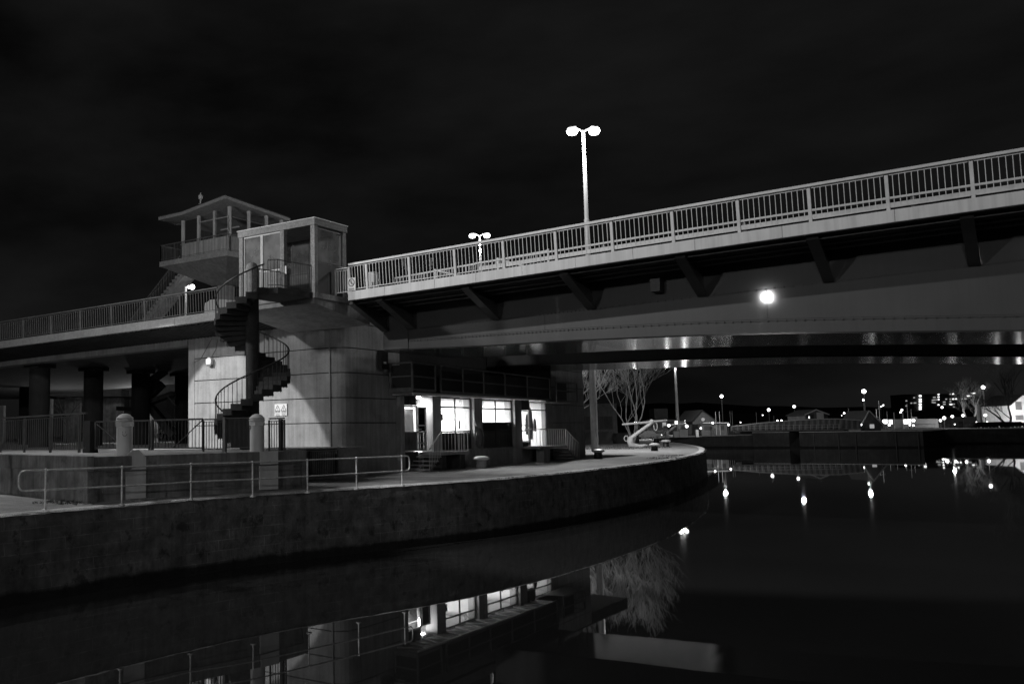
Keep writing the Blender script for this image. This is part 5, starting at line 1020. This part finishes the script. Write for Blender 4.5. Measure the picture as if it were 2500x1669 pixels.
# masts
def mast(px, y0, y1, D, lab, r_=.07, m=M_rail, z0=2.5, nm='mast'):
    a = at(px, y0, D); t = thing(nm, lab, 'mast', (a.x, a.y, z0), 'masts and poles across the basin'); MB().tube([(a.x, a.y, z0), (a.x, a.y, a.z)], [r_, r_*.6], 7).build('pole', m, t)
    if nm == 'mast' and y0 < 1000: MB().bar(Vector((a.x, a.y, a.z-2))-_dx*.5, Vector((a.x, a.y, a.z-2))+_dx*.5, .05, .05).build('spreader', m, t)
for px, y0, D, lab in ((2139, 998, 230, 'pale boat mast with bright side, left of the cafe'), (2145, 978, 235, 'tallest leaning boat mast above the pale-edged hut'), (2165, 1004, 240, 'faint boat mast behind the cafe'), (2182, 1006, 240, 'faint boat mast right of the cafe'), (2214, 985, 240, 'tall boat mast left of the flats'), (2224, 998, 240, 'boat mast between the pair of shed lamps'), (2204, 1005, 235, 'boat mast below the pair of lamps'), (1746.5, 1005, 200, 'pale striped pole on the lock office roof, left of two'), (1756, 1004, 200, 'pale striped pole on the lock office roof, right of two')): mast(px, y0, 0, D, lab)
for px, y0, D, lab in ((1782, 1003, 230, 'dark pole left of the far bridge end'), (1787, 1003, 230, 'second dark pole by the far bridge end'), (1846, 1006, 230, 'dark pole above the left part of the far bridge'), (1889, 1014, 230, 'short dark pole between the two bridge lamps'), (2071, 997, 230, 'dark flagpole right of the gabled house')): mast(px, y0, 0, D, lab, .07, M_raild, nm='pole')
for px, py, D, lab in ((1623.5, 1043, 150, 'small white notice board on a post behind the anchor'), (1745.5, 1043, 190, 'small white board on a post before the lock office'), (1556, 1041, 130, 'small square notice under the anchor stock')):
    a = at(px, py, D); t = thing('notice_board', lab, 'sign', (a.x, a.y, 2.3)); MB().tube([(a.x, a.y, 2.2), (a.x, a.y, a.z)], .05, 6).build('post', M_raild, t); MB().bar(a-_dx*.3, a+_dx*.3, .05, .45).build('board', M_white, t)
for px, D, w2, h2, lab in ((1650, 190, 1.0, 1.3, 'pale bin store beside the smaller anchor'), (1664, 190, 1.1, 1.6, 'pale panel right of the smaller anchor'), (1672, 190, 1.0, 1.7, 'white panel box at the end of the path'), (1701, 195, .6, 1.5, 'white cabinet before the low lit shop')):
    a = at(px, 1058, D); t = thing('utility_box', lab, 'box', (a.x, a.y, 2.2)); MB().bar(Vector((a.x, a.y, 2.2+h2/2))-_dx*w2/2, Vector((a.x, a.y, 2.2+h2/2))+_dx*w2/2, .7, h2).build('case', M_rail, t, bevel=.03); MB().bar(Vector((a.x, a.y, 2.24+h2))-_dx*w2*.55, Vector((a.x, a.y, 2.24+h2))+_dx*w2*.55, .8, .06).build('lid', M_raild, t)
a = at(1651, 1031, 205); t = thing('lit_sign', 'small glowing rectangular sign on the wall left of the low shop', 'sign', tuple(a)); MB().bar(a-_dx*.28, a+_dx*.28, .2, .7).build('panel', M_win, t); MB().tube([(a.x, a.y+.1, 2.2), (a.x, a.y+.1, a.z+1)], .08, 6).build('post', M_dark, t)
# path light pools, rough grass near the anchor
for px, py, p in ((1633, 1038, 900), (1676, 1040, 1500), (1551, 1032, 500)): q = at(px, py, 160); point('light_of_path_lamp', (q.x, q.y, 6.0), p*K, .3)
q = at(1950, 1000, 168); point('light_of_far_lamp', (q.x, q.y, 9.0), 700*K, .3); q = at(2110, 955, 225); point('light_of_far_lamp', (q.x, q.y, q.z), 3000*K, .3); q = at(2320, 1000, 245); point('light_of_far_lamp', (q.x, q.y, 8), 2500*K, .3); q = at(1760, 980, 190); point('light_of_far_lamp', (q.x, q.y, 9), 2500*K, .3)
gr = MB(); rg = random.Random(3)
def tuft(c, r_, n, h):
    for i in range(n):
        a = rg.uniform(0, 2*pi); d_ = r_*sqrt(rg.random()); p = Vector((c[0]+d_*cos(a), c[1]+d_*sin(a)*1.6, c[2])); q_ = p+Vector((rg.gauss(0, .05), rg.gauss(0, .05), h*rg.uniform(.4, 1))); w3 = Vector((rg.uniform(-1, 1), rg.uniform(-1, 1), 0)).normalized()*.012; gr.add([p-w3, p+w3, q_], [(0, 1, 2)])
for px, py, r_, n in ((1500, 1094, 4, 900), (1560, 1093, 3, 500), (1620, 1118, 1.0, 260), (1640, 1112, .9, 200), (140, 1225, .5, 160), (195, 1226, .5, 200), (1470, 1090, 3, 400)): q = onz(px, py, QZ); tuft((q.x, q.y, QZ), r_, n, .22 if py < 1100 else .1)
for i in range(170):
    k = rg.randint(180, 320); p = E2[k]; tuft((p.x, p.y, QZ-.02), .1, 10, .07)
tag(gr.build('rough_grass', M_grass), 'rough grass tufts on the quay around the anchor and wall foot', 'grass', kind='stuff')
rub = MB()
for i in range(90):
    q = onz(rg.uniform(120, 230), rg.uniform(1218, 1232), QZ); s_ = rg.uniform(.012, .04); rub.box(q.x-s_, q.x+s_, q.y-s_, q.y+s_*.6, QZ, QZ+s_)
for i in range(26): q = onz(rg.uniform(310, 380), rg.uniform(1216, 1223), QZ); s_ = rg.uniform(.04, .12); rub.box(q.x-s_, q.x+s_, q.y-s_*1.6, q.y+s_, QZ, QZ+s_*.3)
tag(rub.build('loose_rubble', M_ret), 'loose stones and leaf litter at the foot of the retaining wall', 'rubble', kind='stuff')
